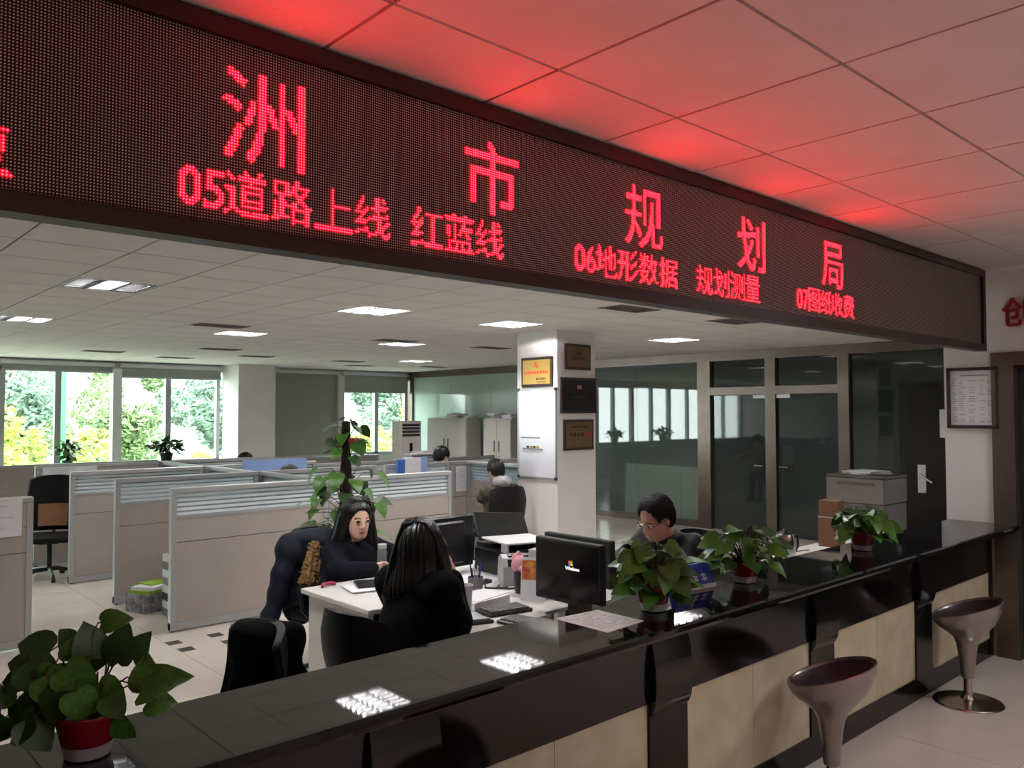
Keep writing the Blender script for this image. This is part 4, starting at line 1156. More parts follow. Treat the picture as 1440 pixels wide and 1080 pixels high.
def coat(label, c, ax, w, h, mt, k=0):
    t = thing('coat', label, 'coat', (c[0], c[1], c[2] - h), 0, 'coats hung over chairs')
    m = surface_net('coat', coat_sdf(c, ax, w, h, k), [c[0] - .6, c[1] - .6, c[2] - h - .05], [c[0] + .6, c[1] + .6, c[2] + .12], .012, mt)
    link('coat_body', m, t, Matrix.Translation((-c[0], -c[1], -c[2] + h)))
    return t
nc = coat('navy winter coat with a fur trimmed hood hung over the chair back', (2.86, 5.31, .985), .30, .34, .62, 'navy_coat')
def fur_f(X, Y, Z):
    d = smin(sd_cap(X, Y, Z, (2.815, 5.115, .925), (2.765, 5.095, .70), .038, .058), sd_cap(X, Y, Z, (2.80, 5.115, .80), (2.745, 5.09, .71), .05, .05), .03)
    rd = random.Random(9)
    for k in range(9):
        v = Vector((rd.gauss(0, 1), rd.gauss(0, 1), rd.gauss(0, .5))).normalized() * rd.uniform(130, 330)
        d = d + .0026 * np.sin(X * v.x + Y * v.y + Z * v.z + k)
    return d
fm = surface_net('fur_trim', fur_f, (2.62, 4.98, .58), (2.95, 5.22, 1.02), .005, 'fur')
link('fur_trim', fm, nc, Matrix.Translation((-2.86, -5.31, -.985 + .62)))
coat('black coat hung over the empty chair next to the counter', (1.66, 3.42, .90), -1.0, .22, .5, 'black_coat', 1)
# ================================================================== plants
mat('leaf_a', '#30561c', 0.38, var=.25, scale=9, spec=.45); mat('leaf_b', '#426e22', 0.38, var=.25, scale=9, spec=.45); mat('leaf_c', '#234316', 0.4, var=.2, scale=9, spec=.4)
mat('stem', '#3f3a24', 0.7); mat('soil', '#1c1512', 0.95, bump=.5, bscale=80)
mat('pot_red', '#7c1620', 0.22, spec=.5); mat('pot_base', '#a9a6a4', 0.4); mat('pot_blue', '#16347e', 0.3); mat('pot_dark', '#141b21', 0.35); mat('moss', '#2c221a', 0.95, bump=.8, bscale=60); mat('ribbon', '#b03038', 0.5)
def leaf_data(mt, fold=.16, droop=.25, wave=.02):
    """heart shaped leaf, stalk at the origin, tip along +x, unit length"""
    st = [(0.0, .06), (-.08, .22), (-.02, .38), (.14, .47), (.34, .47), (.56, .39), (.76, .24), (.91, .09), (1.0, 0.0)]
    b = MB(); mid = []; lf = []; rt = []
    for k, (x, w_) in enumerate(st):
        xm = max(0, x); zc = -droop * xm * xm
        mid.append(b.bm.verts.new((xm, 0, zc)))
        lf.append(b.bm.verts.new((x, w_, zc + fold * w_ + wave * math.sin(k * 1.9)))); rt.append(b.bm.verts.new((x, -w_, zc + fold * w_ + wave * math.sin(k * 2.3 + 1))))
    for k in range(len(st) - 1):
        for sd in (lf, rt):
            vs = [mid[k], mid[k + 1], sd[k + 1], sd[k]]
            if (mid[k].co - mid[k + 1].co).length < 1e-6: vs = [mid[k + 1], sd[k + 1], sd[k]]
            if k == len(st) - 2: vs = [mid[k], mid[k + 1], sd[k]]
            try: b.bm.faces.new(vs)
            except ValueError: pass
    return b.data('leaf', mt, 70)
LEAF = [leaf_data(m, f, d) for m, f, d in (('leaf_a', .16, .22), ('leaf_b', .22, .35), ('leaf_c', .1, .15), ('leaf_b', .05, .5))]
def leaf_mat(p, tip, nrm, size):
    x = Vector(tip).normalized(); n = Vector(nrm); z = (n - x * n.dot(x))
    z = z.normalized() if z.length > 1e-4 else x.orthogonal().normalized()
    y = z.cross(x)
    return Matrix(((x.x * size, y.x * size, z.x * size, p[0]), (x.y * size, y.y * size, z.y * size, p[1]), (x.z * size, y.z * size, z.z * size, p[2]), (0, 0, 0, 1)))
def pot(t, kind, r=.075, h=.11):
    if kind == 'red':
        MB().lathe([(0, .004), (r * .70, .004), (r * .74, .02), (r * .80, .035)], 28).build('pot_foot', 'pot_base', t, smooth=50)
        MB().lathe([(r * .77, .03), (r * .88, h * .55), (r, h - .012), (r * 1.03, h - .008), (r * 1.03, h), (r * .93, h), (r * .88, h - .02)], 28, cap=False).build('pot', 'pot_red', t, smooth=50)
    else:
        MB().lathe([(0, 0), (r * .75, 0), (r * .95, h * .8), (r * 1.05, h * .82), (r * 1.05, h), (r * .92, h), (r * .88, h - .02)], 24, cap=False).build('pot', kind, t, smooth=50)
    MB().lathe([(0, h - .018), (r * .9, h - .02)], 20).build('soil', 'soil', t)
def pothos(label, loc, kind, leaves, h=.11, r=.075, seed=1, nb=(0, 0, 1), grp='pothos plants on the counter'):
    """leaves: (x, y, z, size, tip direction) relative to the pot"""
    rd = random.Random(seed)
    t = thing('potted_pothos', label, 'plant', loc, 0, grp)
    pot(t, kind, r, h)
    st = MB()
    for (x, y, z, s, d) in leaves:
        p = Vector((x, y, z)); d = Vector(d).normalized()
        lim = (.03 - z) / s + .35
        if d.z < lim: d = Vector((d.x, d.y, min(lim, .6))).normalized()
        b0 = Vector((rd.uniform(-1, 1) * r * .4, rd.uniform(-1, 1) * r * .4, h - .02))
        m = (b0 + p) / 2 + Vector((x * .15, y * .15, .05 + abs(z - h) * .25))
        st.tube([b0, b0.lerp(m, .5) + Vector((0, 0, .015)), m, m.lerp(p, .6) + Vector((0, 0, .008)), p], .0028, 5, .0018)
        nrm = Vector((rd.gauss(0, .35), rd.gauss(0, .35), 0)) + Vector(nb) - d * .2
        link('leaf', LEAF[rd.randrange(4)], t, leaf_mat(p, d, nrm, s))
    st.build('stems', 'stem', t)
    return t
def bush(n, R, z0, z1, size, seed, flat=.6):
    rd = random.Random(seed); out = []
    for i in range(n):
        a = i * 2.4 + rd.uniform(-.4, .4); q = (i + .5) / n
        rr = R * math.sqrt(rd.uniform(.15, 1)) * math.sqrt(max(.1, 1 - (q * 2 - .75) ** 2 * .55)); z = z0 + (z1 - z0) * q
        out.append((rr * math.cos(a), rr * math.sin(a), z, size * rd.uniform(.65, 1.15), (math.cos(a), math.sin(a), rd.uniform(-.9, .35))))
    return out
pothos('pothos in a red pot in front of the man with glasses', (2.83, 2.20, 1.0), 'red', bush(66, .155, .08, .29, .095, 2), seed=2, nb=(-.3, -.35, 1))
pothos('pothos in a red pot right of the blue sign', (3.63, 2.25, 1.0), 'red', bush(66, .17, .09, .27, .088, 5), seed=3, nb=(-.3, -.35, 1))
pothos('pothos in a red pot farthest along the counter', (4.99, 2.27, 1.0), 'red', bush(62, .16, .09, .25, .09, 8), seed=4, nb=(-.3, -.35, 1))
# the big plant in the left foreground: a hand-placed spread of leaves
r_, f_ = Vector((.7386, -.6741, 0)), Vector((.6741, .7386, 0))
def lp(a, b, z, s, ta, tz, tb=0.0):
    p = r_ * a + f_ * b; d = r_ * ta + f_ * tb + Vector((0, 0, tz))
    return (p.x, p.y, z, s, tuple(d))
BIG = [lp(-0.095, 0.00, 0.257, 0.096, -0.98, 0.21), lp(0.001, 0.02, 0.229, 0.099, -0.22, 0.97), lp(-0.049, 0.00, 0.231, 0.070, 0.39, 0.92), lp(0.052, 0.03, 0.222, 0.097, 0.27, 0.96),
       lp(0.095, 0.03, 0.227, 0.078, 0.47, 0.88), lp(0.139, -0.02, 0.161, 0.123, 0.87, 0.49), lp(0.144, 0.00, 0.161, 0.085, -0.09, 1.00), lp(0.159, -0.03, 0.139, 0.070, 1.00, 0.00),
       lp(-0.137, -0.03, 0.235, 0.107, 0.71, -0.71), lp(-0.154, 0.02, 0.213, 0.070, -0.99, 0.14), lp(-0.161, 0.01, 0.187, 0.070, -0.99, -0.14), lp(-0.032, -0.05, 0.231, 0.104, 0.69, -0.73),
       lp(0.038, -0.03, 0.183, 0.092, 0.68, -0.73), lp(-0.119, -0.06, 0.108, 0.097, 0.39, -0.92), lp(0.073, -0.02, 0.091, 0.070, 0.39, -0.92), lp(-0.075, -0.06, 0.213, 0.102, 0.61, -0.79),
       lp(-0.062, -0.04, 0.235, 0.077, -0.17, -0.98), lp(0.004, -0.07, 0.178, 0.088, 0.41, -0.91), lp(-0.097, -0.05, 0.161, 0.089, -0.30, -0.95), lp(-0.141, -0.03, 0.135, 0.078, -0.40, -0.92),
       lp(-0.018, 0.05, 0.235, 0.070, 0.99, 0.15), lp(-0.062, 0.05, 0.253, 0.070, -0.85, 0.53), lp(-0.001, 0.06, 0.310, 0.070, 0.96, 0.29), lp(-0.167, -0.02, 0.161, 0.070, -0.92, -0.38),
       lp(-0.093, -0.07, 0.117, 0.095, -0.66, -0.75), lp(-0.036, -0.07, 0.178, 0.090, -0.15, -0.99), lp(-0.180, -0.04, 0.108, 0.070, -0.27, -0.96), lp(-0.053, 0.05, 0.196, 0.070, 0.96, 0.29),
       lp(0.021, 0.05, 0.222, 0.070, 0.71, 0.71), lp(-0.128, 0.03, 0.196, 0.070, -0.83, -0.55), lp(0.073, -0.05, 0.161, 0.070, 0.53, -0.85)]
pothos('largest pothos in a dark red pot in the left foreground', (.605, 2.235, 1.0), 'red', BIG, seed=6, nb=(-.6, -.66, .55))
pothos('pothos in a blue pot cut off by the left picture edge', (.315, 2.35, 1.0), 'pot_blue', bush(20, .10, .09, .25, .09, 11), seed=7, nb=(-.4, -.4, .8))

# tall climbing plant on a moss pole
t = thing('climbing_pothos', 'tall climbing plant on a moss pole behind the seated women, a red bow on it', 'plant', (3.42, 5.72, 0))
MB().lathe([(0, 0), (.13, 0), (.17, .28), (.18, .30), (.18, .33), (.16, .33), (.15, .29)], 28, cap=False).build('pot', 'pot_base', t, smooth=50)
MB().lathe([(0, .29), (.155, .29)], 20).build('soil', 'soil', t)
MB().lathe([(.05, .28), (.048, 1.36), (.045, 1.42), (.042, 1.44), (.036, 1.46), (.034, 1.78), (.0, 1.79)], 16).build('moss_pole', 'moss', t, smooth=60)
rd = random.Random(21); st = MB()
for i in range(60):
    q = i / 59; low = i < 44
    z = .86 + .52 * (i / 43) if low else 1.50 + .26 * ((i - 44) / 15); a = i * 2.4 + rd.uniform(-.3, .3)
    R = (.32 if low else .17) * rd.uniform(.35, 1.0)
    p = Vector((R * math.cos(a), R * math.sin(a), z + rd.uniform(-.02, .05)))
    st.tube([(0.03 * math.cos(a), .03 * math.sin(a), z - .06), (R * .5 * math.cos(a), R * .5 * math.sin(a), z + .03), tuple(p)], .004, 5, .0025)
    link('leaf', LEAF[rd.choice([0, 1, 2, 3])], t, leaf_mat(p, (math.cos(a), math.sin(a), rd.uniform(-1.0, .1)), (rd.gauss(-.2, .3), rd.gauss(-.2, .3), 1), rd.uniform(.10, .17) if low else rd.uniform(.08, .14)))
st.build('stems', 'stem', t)
b = MB(); b.ball((.07, -.05, 1.62), (.04, .025, .035)); b.ball((.045, -.07, 1.585), (.03, .02, .045)); b.ball((.02, -.055, 1.63), (.035, .02, .025)); b.build('bow', 'ribbon', t, smooth=60)

def small_plant(label, loc, potm, r, h, R, zr, n, size, seed, leafm='leaf_c', pole=0):
    t = thing('potted_plant', label, 'plant', loc, 0, 'plants by the windows')
    MB().lathe([(0, 0), (r * .7, 0), (r, h), (r * .9, h), (r * .85, h - .02)], 20, cap=False).build('pot', potm, t, smooth=50)
    MB().lathe([(0, h - .02), (r * .88, h - .02)], 16).build('soil', 'soil', t)
    rd = random.Random(seed); vs = []; fs = []
    for i in range(n):
        d = Vector((rd.gauss(0, 1), rd.gauss(0, 1), rd.gauss(0, .8))).normalized() * rd.uniform(.35, 1)
        p = Vector((d.x * R, d.y * R, h + zr + d.z * zr)); u = Vector((d.x, d.y, rd.uniform(-.6, .4))).normalized() * size; v = u.cross(Vector((rd.gauss(0, .4), rd.gauss(0, .4), 1))).normalized() * size * .33
        k = len(vs); vs += [p, p + u * .35 + v, p + u, p + u * .35 - v]; fs.append((k, k + 1, k + 2, k + 3))
    me = bpy.data.meshes.new('foliage'); me.from_pydata([tuple(q) for q in vs], [], fs); me.materials.append(MATS[leafm]); me.update()
    link('foliage', me, t)['kind'] = 'stuff'
    s = MB()
    for k in range(6): s.tube([(0, 0, h - .02), (R * .3 * math.cos(k), R * .3 * math.sin(k), h + zr)], .005, 5)
    s.build('stems', 'stem', t)
    if pole: MB().cyl((0, 0, h - .02), (0, 0, h + pole), .03).build('moss_pole', 'moss', t)
small_plant('bushy dark plant in a black pot on the partition before the second window', (4.69, 13.3, 1.06), 'pot_dark', .10, .16, .24, .12, 150, .11, 4)
small_plant('light green climbing plant on the sill of the left window', (3.85, 15.68, .90), 'pot_dark', .09, .14, .20, .18, 60, .16, 6, 'leaf_b', pole=.36)

# ================================================================== things on the counter
t = thing('printed_sheet', 'large printed sheet of paper lying on the black worktop', 'paper', (2.53, 2.24, CT))
MB().raw([(-.118, .146, .0012), (.122, .122, .0012), (.124, -.128, .0012), (-.12, -.145, .0012), (-.118, .146, 0), (.122, .122, 0), (.124, -.128, 0), (-.12, -.145, 0)], [(0, 1, 2, 3), (7, 6, 5, 4), (0, 4, 5, 1), (1, 5, 6, 2), (2, 6, 7, 3), (3, 7, 4, 0)]).build('sheet', 'paper', t)
p = MB(); rd = random.Random(3)
for i in range(16):
    y = .11 - i * .0145
    x = -.10
    while x < .09:
        w_ = rd.uniform(.01, .04)
        if rd.random() < .6: p.bb(x, y, .0013, min(.1, x + w_), y + .003, .0016)
        x += w_ + .006
p.build('print', 'ink_grey', t)['kind'] = 'stuff'
mat('sign_blue', '#1c2f8f', 0.3); mat('white_plastic', '#c9c5c4', 0.4)
t = thing('desk_sign', 'small slanted blue sign with white characters between two pothos plants', 'sign', (3.33, 2.34, CT), -.12)
MB().raw([(-.12, -.03, 0), (.12, -.03, 0), (.12, .06, 0), (-.12, .06, 0), (-.12, .02, .11), (.12, .02, .11), (.12, .03, .11), (-.12, .03, .11)], [(3, 2, 1, 0), (4, 5, 6, 7), (0, 1, 5, 4), (1, 2, 6, 5), (2, 3, 7, 6), (3, 0, 4, 7)]).build('stand', 'sign_blue', t)
MB().bb(-.12, -.035, 0, .12, -.028, .018).build('foot_strip', 'white_plastic', t)
sl = math.atan2(.11, .05)
cm = MB()
def on_sign(a, b, c, d): 
    n = Vector((0, -.11, .05)).normalized() * .0012
    q = [Vector((x, -.03 + .05 * s, .11 * s)) + n for x, s in ((a, c), (b, c), (b, d), (a, d))]
    cm.raw([tuple(v) for v in q], [(0, 1, 2, 3)])
for k in range(3):
    x = -.085 + k * .06
    on_sign(x, x + .04, .32, .37); on_sign(x + .016, x + .024, .28, .6); on_sign(x + .002, x + .038, .5, .55); on_sign(x + .03, x + .036, .36, .5)
on_sign(-.02, .0, .72, .76); on_sign(-.012, -.006, .68, .86)
cm.build('characters', 'white_plastic', t)['kind'] = 'stuff'

# ================================================================== monitors
mat('screen_dark', '#0b0709', 0.18); mat('logo_white', '#ffffff', .5, emit=(1, .95, .9), estr=.9)
mat('logo_red', '#d8401c', .5, emit='#ff4a16', estr=.8); mat('logo_green', '#5a9a20', .5, emit='#7fba00', estr=.6); mat('logo_blue', '#2060c0', .5, emit='#2a80ff', estr=.6); mat('logo_yellow', '#e0a010', .5, emit='#ffb900', estr=.9)
def monitor(label, x, y, rz, w, z0, z1, logo=False, name='monitor'):
    """screen faces local +x"""
    t = thing(name, label, 'monitor', (x, y, .75), rz, 'flat computer monitors')
    a, b = z0 - .75, z1 - .75
    MB().bb(-.045, -w / 2, a, 0, w / 2, b, bev=.006).build('casing', 'black_plastic', t)
    MB().bb(-.002, -w / 2 + .018, a + .025, .0015, w / 2 - .018, b - .018).build('screen', 'screen_dark', t)
    MB().bb(-.075, -w * .32, a + .03, -.045, w * .32, b - .03, bev=.012).build('rear_cover', 'black_plastic', t)
    MB().bb(-.075, -.035, .01, -.045, .035, a + .06).build('neck', 'black_plastic', t)
    MB().box((-.05, 0, .006), (.19, .25, .012), None, .004).build('foot', 'black_plastic', t)
    if logo:
        lg = []
        cy, cz = .045, (a + b) / 2 + .045
        for (dy, dz, m) in ((.008, .012, 'logo_red'), (-.008, .014, 'logo_green'), (.008, -.002, 'logo_blue'), (-.008, .0, 'logo_yellow')):
            MB().bb(.0015, cy - dy - .007 - .015, cz + dz - .006, .0022, cy - dy + .007 - .015, cz + dz + .006).build('logo_pane', m, t)
        me = text_data('Windows', .026, .0003, 'logo_white', bold=.0004)
        link('logo_text', me, t, Matrix(((0, 0, 1, .002), (1, 0, 0, cy - .002), (0, 1, 0, cz - .022), (0, 0, 0, 1))))
monitor('black monitor with a small coloured logo on its dark screen, behind the counter', 3.2, 3.07, PI, .49, .82, 1.158, True)
monitor('black monitor turned to the man, seen from the back', 3.60, 3.335, 0, .54, .84, 1.115)
monitor('black monitor standing on the desk of the woman with the bottle, seen from the back', 3.36, 4.42, PI / 2, .54, .80, 1.145)

# ================================================================== desk clutter
DZ = .75
mat('printer_black', '#121313', 0.35); mat('printer_grey', '#a7a5a8', 0.4); mat('printer_lid', '#d6d5d6', 0.35); mat('pink', '#d08f9b', 0.7); mat('magenta', '#a3174f', 0.4); mat('mesh_grey', '#6f6c6e', 0.5, metal=.4)
mat('cup_green', '#7f9a3c', 0.5); mat('carton', '#6f4c33', 0.8, var=.1, scale=10); mat('card_red', '#b5423a', 0.6, col2='#d8a23c', scale=25)
glass_mat('bottle_glass', (.82, .86, .88), .03, 1.4, frost=(.6, .63, .66), frost_w=.25)
t = thing('office_printer', 'black laser printer with a white lid on the desk before the pillar', 'printer', (3.87, 4.22, DZ), -.08)
MB().bb(-.21, -.19, .0, .21, .19, .17, bev=.012).build('body', 'printer_black', t)
MB().raw([(-.21, -.19, .215), (.21, -.19, .20), (.21, .10, .215), (-.21, .10, .23), (-.21, -.19, .225), (.21, -.19, .21), (.21, .10, .225), (-.21, .10, .24)], [(3, 2, 1, 0), (4, 5, 6, 7), (0, 1, 5, 4), (1, 2, 6, 5), (2, 3, 7, 6), (3, 0, 4, 7)]).build('lid', 'printer_lid', t)
MB().bb(-.2, .0, .17, .2, .17, .2).build('output_bay', 'printer_black', t)
MB().raw([(-.22, .10, .22), (.22, .10, .20), (.24, .20, .36), (-.2, .20, .40), (-.22, .12, .22), (.22, .12, .20), (.24, .22, .36), (-.2, .22, .40)], [(0, 1, 2, 3), (7, 6, 5, 4), (0, 4, 5, 1), (1, 5, 6, 2), (2, 6, 7, 3), (3, 7, 4, 0)]).build('raised_cover', 'printer_black', t)
MB().bb(-.205, -.188, .13, -.19, -.12, .215).build('hinge', 'printer_grey', t)
t = thing('receipt_printer', 'light grey rounded printer with black slots beside the pink ornament', 'printer', (3.66, 3.86, DZ), -.55)
b = MB(); 
prof = [(-.10, 0), (.10, 0), (.115, .06), (.09, .15), (.02, .185), (-.07, .17), (-.10, .12)]
n = len(prof); b.raw([(x, y, z) for x in (-.18, .18) for y, z in prof], [tuple(range(n)), tuple(range(2 * n - 1, n - 1, -1))] + [(i, (i + 1) % n, n + (i + 1) % n, n + i) for i in range(n)]); b.build('body', 'printer_grey', t)
MB().box((0, -.092, .145), (.30, .004, .045), Matrix.Rotation(-.5, 4, 'X')).build('front_slot', 'printer_black', t)
MB().box((0, -.025, .183), (.28, .05, .01), Matrix.Rotation(.2, 4, 'X')).build('top_slot', 'printer_black', t)
for k, pts in enumerate((((3.45, 3.9, .757), (3.38, 3.85, .758), (3.42, 3.78, .757), (3.5, 3.76, .757), (3.55, 3.70, .757)), ((3.4, 3.98, .757), (3.33, 3.9, .757), (3.36, 3.82, .762), (3.45, 3.82, .757)))):
    tag(MB().tube(pts, .006, 6).build('cable', 'black_plastic'), ('black cable curling on the desk in front of the grey printer', 'black cable looped on the desk beside the pen holder')[k], 'cable')
t = thing('pink_ornament', 'fluffy pink ornament stuck in a black cup', 'ornament', (3.42, 3.67, DZ))
MB().lathe([(0, 0), (.035, 0), (.045, .13), (.041, .13), (.036, .02)], 20, cap=False).build('cup', 'black_plastic', t, smooth=50)
b = MB(); b.ball((0, .01, .17), (.055, .05, .055)); b.ball((.0, .045, .20), (.02, .03, .035)); b.ball((-.02, -.035, .15), (.03, .02, .02)); b.ball((.01, .03, .22), (.018, .018, .03)); b.build('head', 'pink', t, smooth=60)
t = thing('desk_calendar', 'white desk calendar with a red and yellow picture beside the monitor', 'calendar', (3.37, 3.50, DZ), .6)
MB().raw([(-.05, -.075, 0), (-.05, .075, 0), (.0, .075, .24), (.0, -.075, .24), (.05, -.075, 0), (.05, .075, 0)], [(0, 1, 2, 3), (3, 2, 5, 4)]).build('card', 'paper', t)
MB().raw([(-.0275, -.07, .115), (-.0275, .07, .115), (-.005, .07, .225), (-.005, -.07, .225)], [(0, 1, 2, 3)]).build('picture', 'card_red', t)
t = thing('tissue_box', 'small grey box behind the desk calendar', 'box', (3.47, 3.585, DZ), .2)
MB().bb(-.035, -.035, 0, .035, .035, .27, bev=.004).build('box', 'printer_grey', t)
MB().bb(-.025, -.025, .27, .025, .025, .272).build('lid', 'white_plastic', t)
# cup, pens, papers
t = thing('paper_cup', 'tall white paper cup with green print near the foot', 'cup', (2.80, 3.45, DZ))
MB().lathe([(0, 0), (.032, 0), (.045, .165), (.047, .17), (.043, .17), (.03, .01)], 24, cap=False).build('cup', 'white_plastic', t, smooth=50)
MB().lathe([(.0325, .003), (.0355, .035)], 24, cap=False).build('print_band', 'cup_green', t, smooth=50)
t = thing('pen_holder', 'grey metal pen holder full of pens', 'pen holder', (3.16, 3.79, DZ))
MB().lathe([(0, 0), (.045, 0), (.047, .115), (.044, .115), (.042, .01)], 20, cap=False).build('cup', 'mesh_grey', t, smooth=50)
for k in range(6):
    a = k * 1.1; MB().cyl((.012 * math.cos(a), .012 * math.sin(a), .01), (.035 * math.cos(a), .035 * math.sin(a), .17 + .015 * (k % 3)), .004, n=8).build('pen', ('black_plastic', 'white_plastic', 'sign_blue')[k % 3], t)
t = thing('document_block', 'thick block of white paper on the desk next to the keyboards', 'papers', (3.04, 3.62, DZ), .12)
MB().bb(-.15, -.11, 0, .15, .11, .045, bev=.002).build('block', 'paper', t); MB().box((.02, .01, .0465), (.3, .2, .003), .1).build('top_sheet', 'paper', t)
t = thing('document_pile', 'open white papers lying on black folders behind the pen holder', 'papers', (3.30, 4.10, DZ), .1)
MB().bb(-.17, -.11, 0, .17, .11, .02).build('folder', 'black_plastic', t); MB().box((.03, .02, .023), (.30, .19, .005), .1).build('sheet', 'paper', t); MB().box((-.03, -.02, .0275), (.26, .17, .004), -.1).build('sheet', 'paper', t)
t = thing('black_notebook', 'black notebook on white papers in front of the woman with the bottle', 'notebook', (2.86, 4.42, DZ), -.35)
MB().bb(-.17, -.12, 0, .17, .12, .006).build('paper', 'paper', t); MB().box((-.02, -.03, .009), (.34, .22, .005), .12).build('paper', 'paper', t); MB().box((.01, .02, .0185), (.26, .19, .014), -.05).build('cover', 'printer_black', t)
t = thing('hair_clip', 'magenta hair clip lying on the corner of the white desk', 'clip', (2.64, 4.62, DZ), .4)
b = MB(); b.tube([(-.06, 0, .012), (-.03, .015, .02), (.03, .01, .018), (.06, -.01, .012)], .011, 8); b.tube([(.0, .01, .02), (.05, .03, .014)], .009, 8); b.build('clip', 'magenta', t, smooth=60)
t = thing('water_bottle', 'clear plastic water bottle in the hand of the seated woman', 'bottle', (3.13, 4.755, DZ))
MB().lathe([(0, 0), (.032, 0), (.034, .01), (.034, .15), (.030, .165), (.026, .17)], 24).build('bottle', 'bottle_glass', t, smooth=50)
MB().lathe([(.029, .17), (.030, .172), (.030, .20), (0, .202)], 24).build('cap', 'white_plastic', t, smooth=40)
def keyboard(label, x, y, rz, nk=15):
    t = thing('keyboard', label, 'keyboard', (x, y, DZ), rz, 'black keyboards')
    MB().box((0, 0, .01), (.16, .0275 * nk + .028, .018), None, .005).build('case', 'black_plastic', t)
    k = MB()
    for i in range(5):
        for j in range(nk): k.bb(-.062 + i * .026, (j - nk / 2) * .0275 + .002, .019, -.040 + i * .026, (j - nk / 2) * .0275 + .025, .026)
    k.build('keys', 'key_grey', t)['kind'] = 'stuff'
mat('key_grey', '#5c5b5e', 0.45)
keyboard('black keyboard nearest the counter edge', 2.94, 3.02, .15)
keyboard('black keyboard lying behind the front one by the monitor', 3.03, 3.385, 1.40, 9)
t = thing('phone_handset', 'flat black handset lying left of the keyboards', 'phone', (2.75, 3.29, DZ), -.3)
MB().bb(-.09, -.028, 0, .09, .028, .016, bev=.005).build('case', 'black_plastic', t); MB().bb(-.05, -.02, .016, .07, .02, .0175).build('face', 'screen_dark', t)
t = thing('white_carton', 'small white carton between the monitor and the pothos', 'box', (3.82, 3.02, DZ), .1)
MB().bb(-.06, -.05, 0, .06, .05, .09, bev=.003).build('box', 'white_plastic', t); MB().bb(-.061, -.03, .03, -.06, .03, .06).build('label_patch', 'ink_grey', t)
mat('card_pink', '#b59c92', 0.8)
t = thing('small_carton', 'pinkish cardboard box at the hand of the man with glasses', 'box', (3.98, 2.95, DZ), .05)
MB().bb(-.06, -.08, 0, .06, .08, .17, bev=.003).build('box', 'card_pink', t); MB().bb(-.061, -.012, 0, -.06, .012, .17).build('tape', 'old_paper', t)
# right desk
t = thing('kettle', 'shiny steel kettle on the desk right of the pothos', 'kettle', (5.55, 3.10, DZ))
MB().lathe([(0, 0), (.07, 0), (.075, .01), (.072, .14), (.066, .19), (.058, .205)], 28).build('body', 'chrome', t, smooth=50)
MB().lathe([(.060, .205), (.055, .215), (.02, .225), (.012, .24), (0, .242)], 24).build('lid', 'black_plastic', t, smooth=50)
MB().tube([(.06, -.02, .19), (.11, -.04, .19), (.115, -.04, .10), (.07, -.025, .05)], .009, 8).build('handle', 'black_plastic', t)
MB().raw([(-.06, .02, .17), (-.06, -.02, .17), (-.10, 0, .20), (-.055, .025, .20), (-.055, -.025, .20)], [(0, 1, 2), (0, 2, 3), (1, 4, 2)]).build('spout', 'chrome', t)
t = thing('power_adapter', 'small black power adapter on the desk right of the kettle', 'adapter', (5.78, 3.20, DZ))
MB().bb(-.03, -.04, 0, .03, .04, .07, bev=.004).build('case', 'black_plastic', t); MB().tube([(.03, 0, .03), (.09, 0, .01), (.2, .05, .006), (.35, .02, .006)], .004, 6).build('cord', 'black_plastic', t)
t = thing('tall_carton', 'tall brown cardboard carton beside the copier', 'box', (6.48, 3.20, DZ), .15)
MB().bb(-.075, -.085, 0, .075, .085, .235, bev=.003).build('lower_carton', 'carton', t); MB().bb(-.07, -.08, .245, .07, .08, .375, bev=.003).build('upper_carton', 'carton', t); MB().bb(-.076, -.086, .236, .076, .086, .244).build('band', 'old_paper', t)
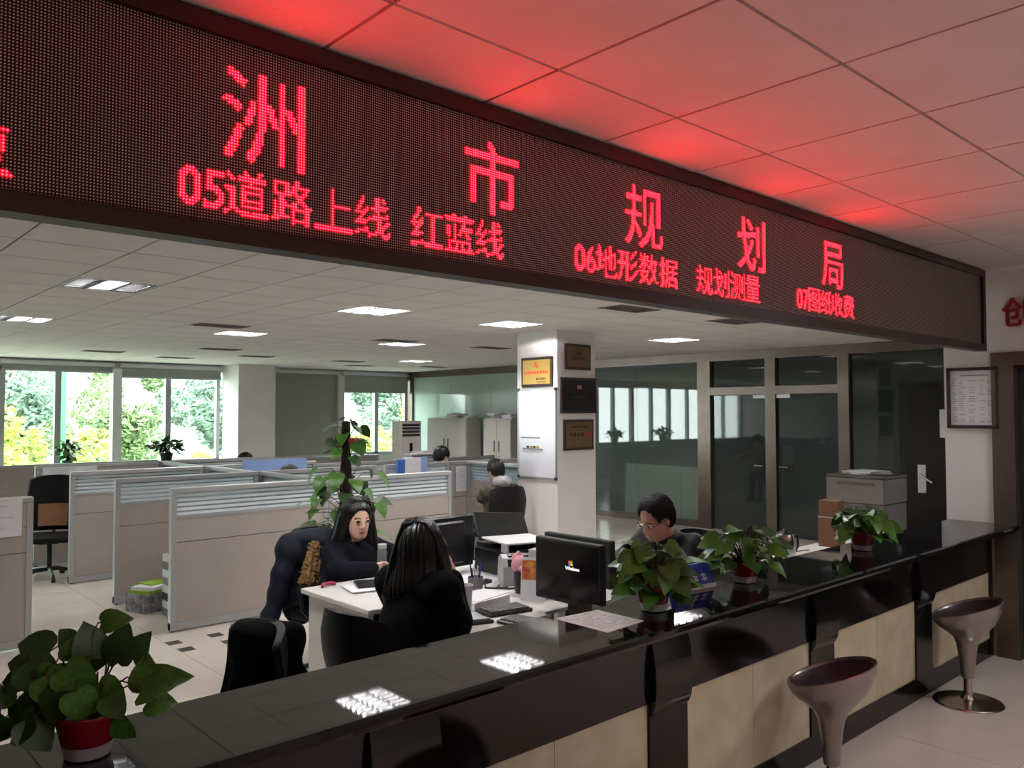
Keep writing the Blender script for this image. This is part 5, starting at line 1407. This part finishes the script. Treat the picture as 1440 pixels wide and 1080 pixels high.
# copier
mat('copier_grey', '#67625f', 0.45); mat('copier_dark', '#4a4644', 0.45)
t = thing('copier', 'grey office copier with papers on top by the wooden door', 'copier', (9.0, 4.03, 0), .0)
MB().bb(-.27, -.30, .05, .3, .32, .86, bev=.01).build('cabinet', 'copier_grey', t)
MB().bb(-.29, -.31, .86, .3, .33, 1.13, bev=.01).build('scanner_head', 'copier_grey', t)
MB().bb(-.28, -.31, 1.13, .3, .33, 1.165, bev=.008).build('lid', 'copier_dark', t)
for k in range(3): MB().bb(-.278, -.24, .14 + k * .17, -.266, .26, .28 + k * .17, bev=.003).build('paper_tray', 'copier_dark', t)
MB().bb(-.275, -.25, .68, -.262, .27, .84).build('output_slot', 'copier_dark', t); MB().bb(-.3, -.2, 1.06, -.288, .2, 1.09).build('button_strip', 'copier_dark', t)
for a in (-.2, .22):
    for b in (-.25, .27): MB().cyl((a, b, 0), (a, b, .05), .025).build('castor', 'black_plastic', t)
paper_pile('pale papers lying on the copier lid', 9.02, 4.03, 1.165, .42, .45, 2, 9, .01)
# behind the glass
t = thing('low_cabinet', 'long white low cabinet behind the glass partition', 'cabinet', (11.5, 8.48, 0))
MB().bb(-.2, -.9, 0, .25, .9, .95, bev=.006).build('body', 'white_wall', t)
for k in range(3): MB().bb(-.212, -.89 + k * .6, .05, -.2, -.30 + k * .6, .92).build('door', 'white_wall', t)
# boxes in the aisle
mat('print_box', '#9b9b9c', 0.7, col2='#5d5d60', scale=18); mat('lime', '#8fb33a', 0.6)
t = thing('printed_carton', 'grey printed carton on the floor between the first two partitions', 'box', (2.73, 8.05, 0), .3)
MB().bb(-.19, -.14, 0, .19, .14, .17, bev=.003).build('carton', 'print_box', t)
t = thing('magazine_stack', 'magazines with a lime green edge on top of the grey carton', 'magazines', (2.72, 8.05, .17), .5)
MB().bb(-.16, -.12, 0, .16, .12, .03).build('magazine', 'lime', t); MB().box((.02, .0, .045), (.33, .24, .03), .12).build('magazine', 'paper', t); MB().box((.06, .03, .067), (.22, .2, .014), -.2).build('magazine', 'lime', t)
t = thing('binder_stack', 'stack of dark and white binders behind the nearest partition', 'binders', (2.86, 7.62, 0))
for k in range(8): MB().box((0, 0, .035 + k * .07), (.3, .26, .066), .04 * math.sin(k * 3), .003).build('binder', ('ink_grey', 'paper', 'board_frame', 'paper')[k % 4], t)
MB().box((-.06, 0, .605), (.12, .16, .09), .1, .01).build('parcel', 'carton', t)
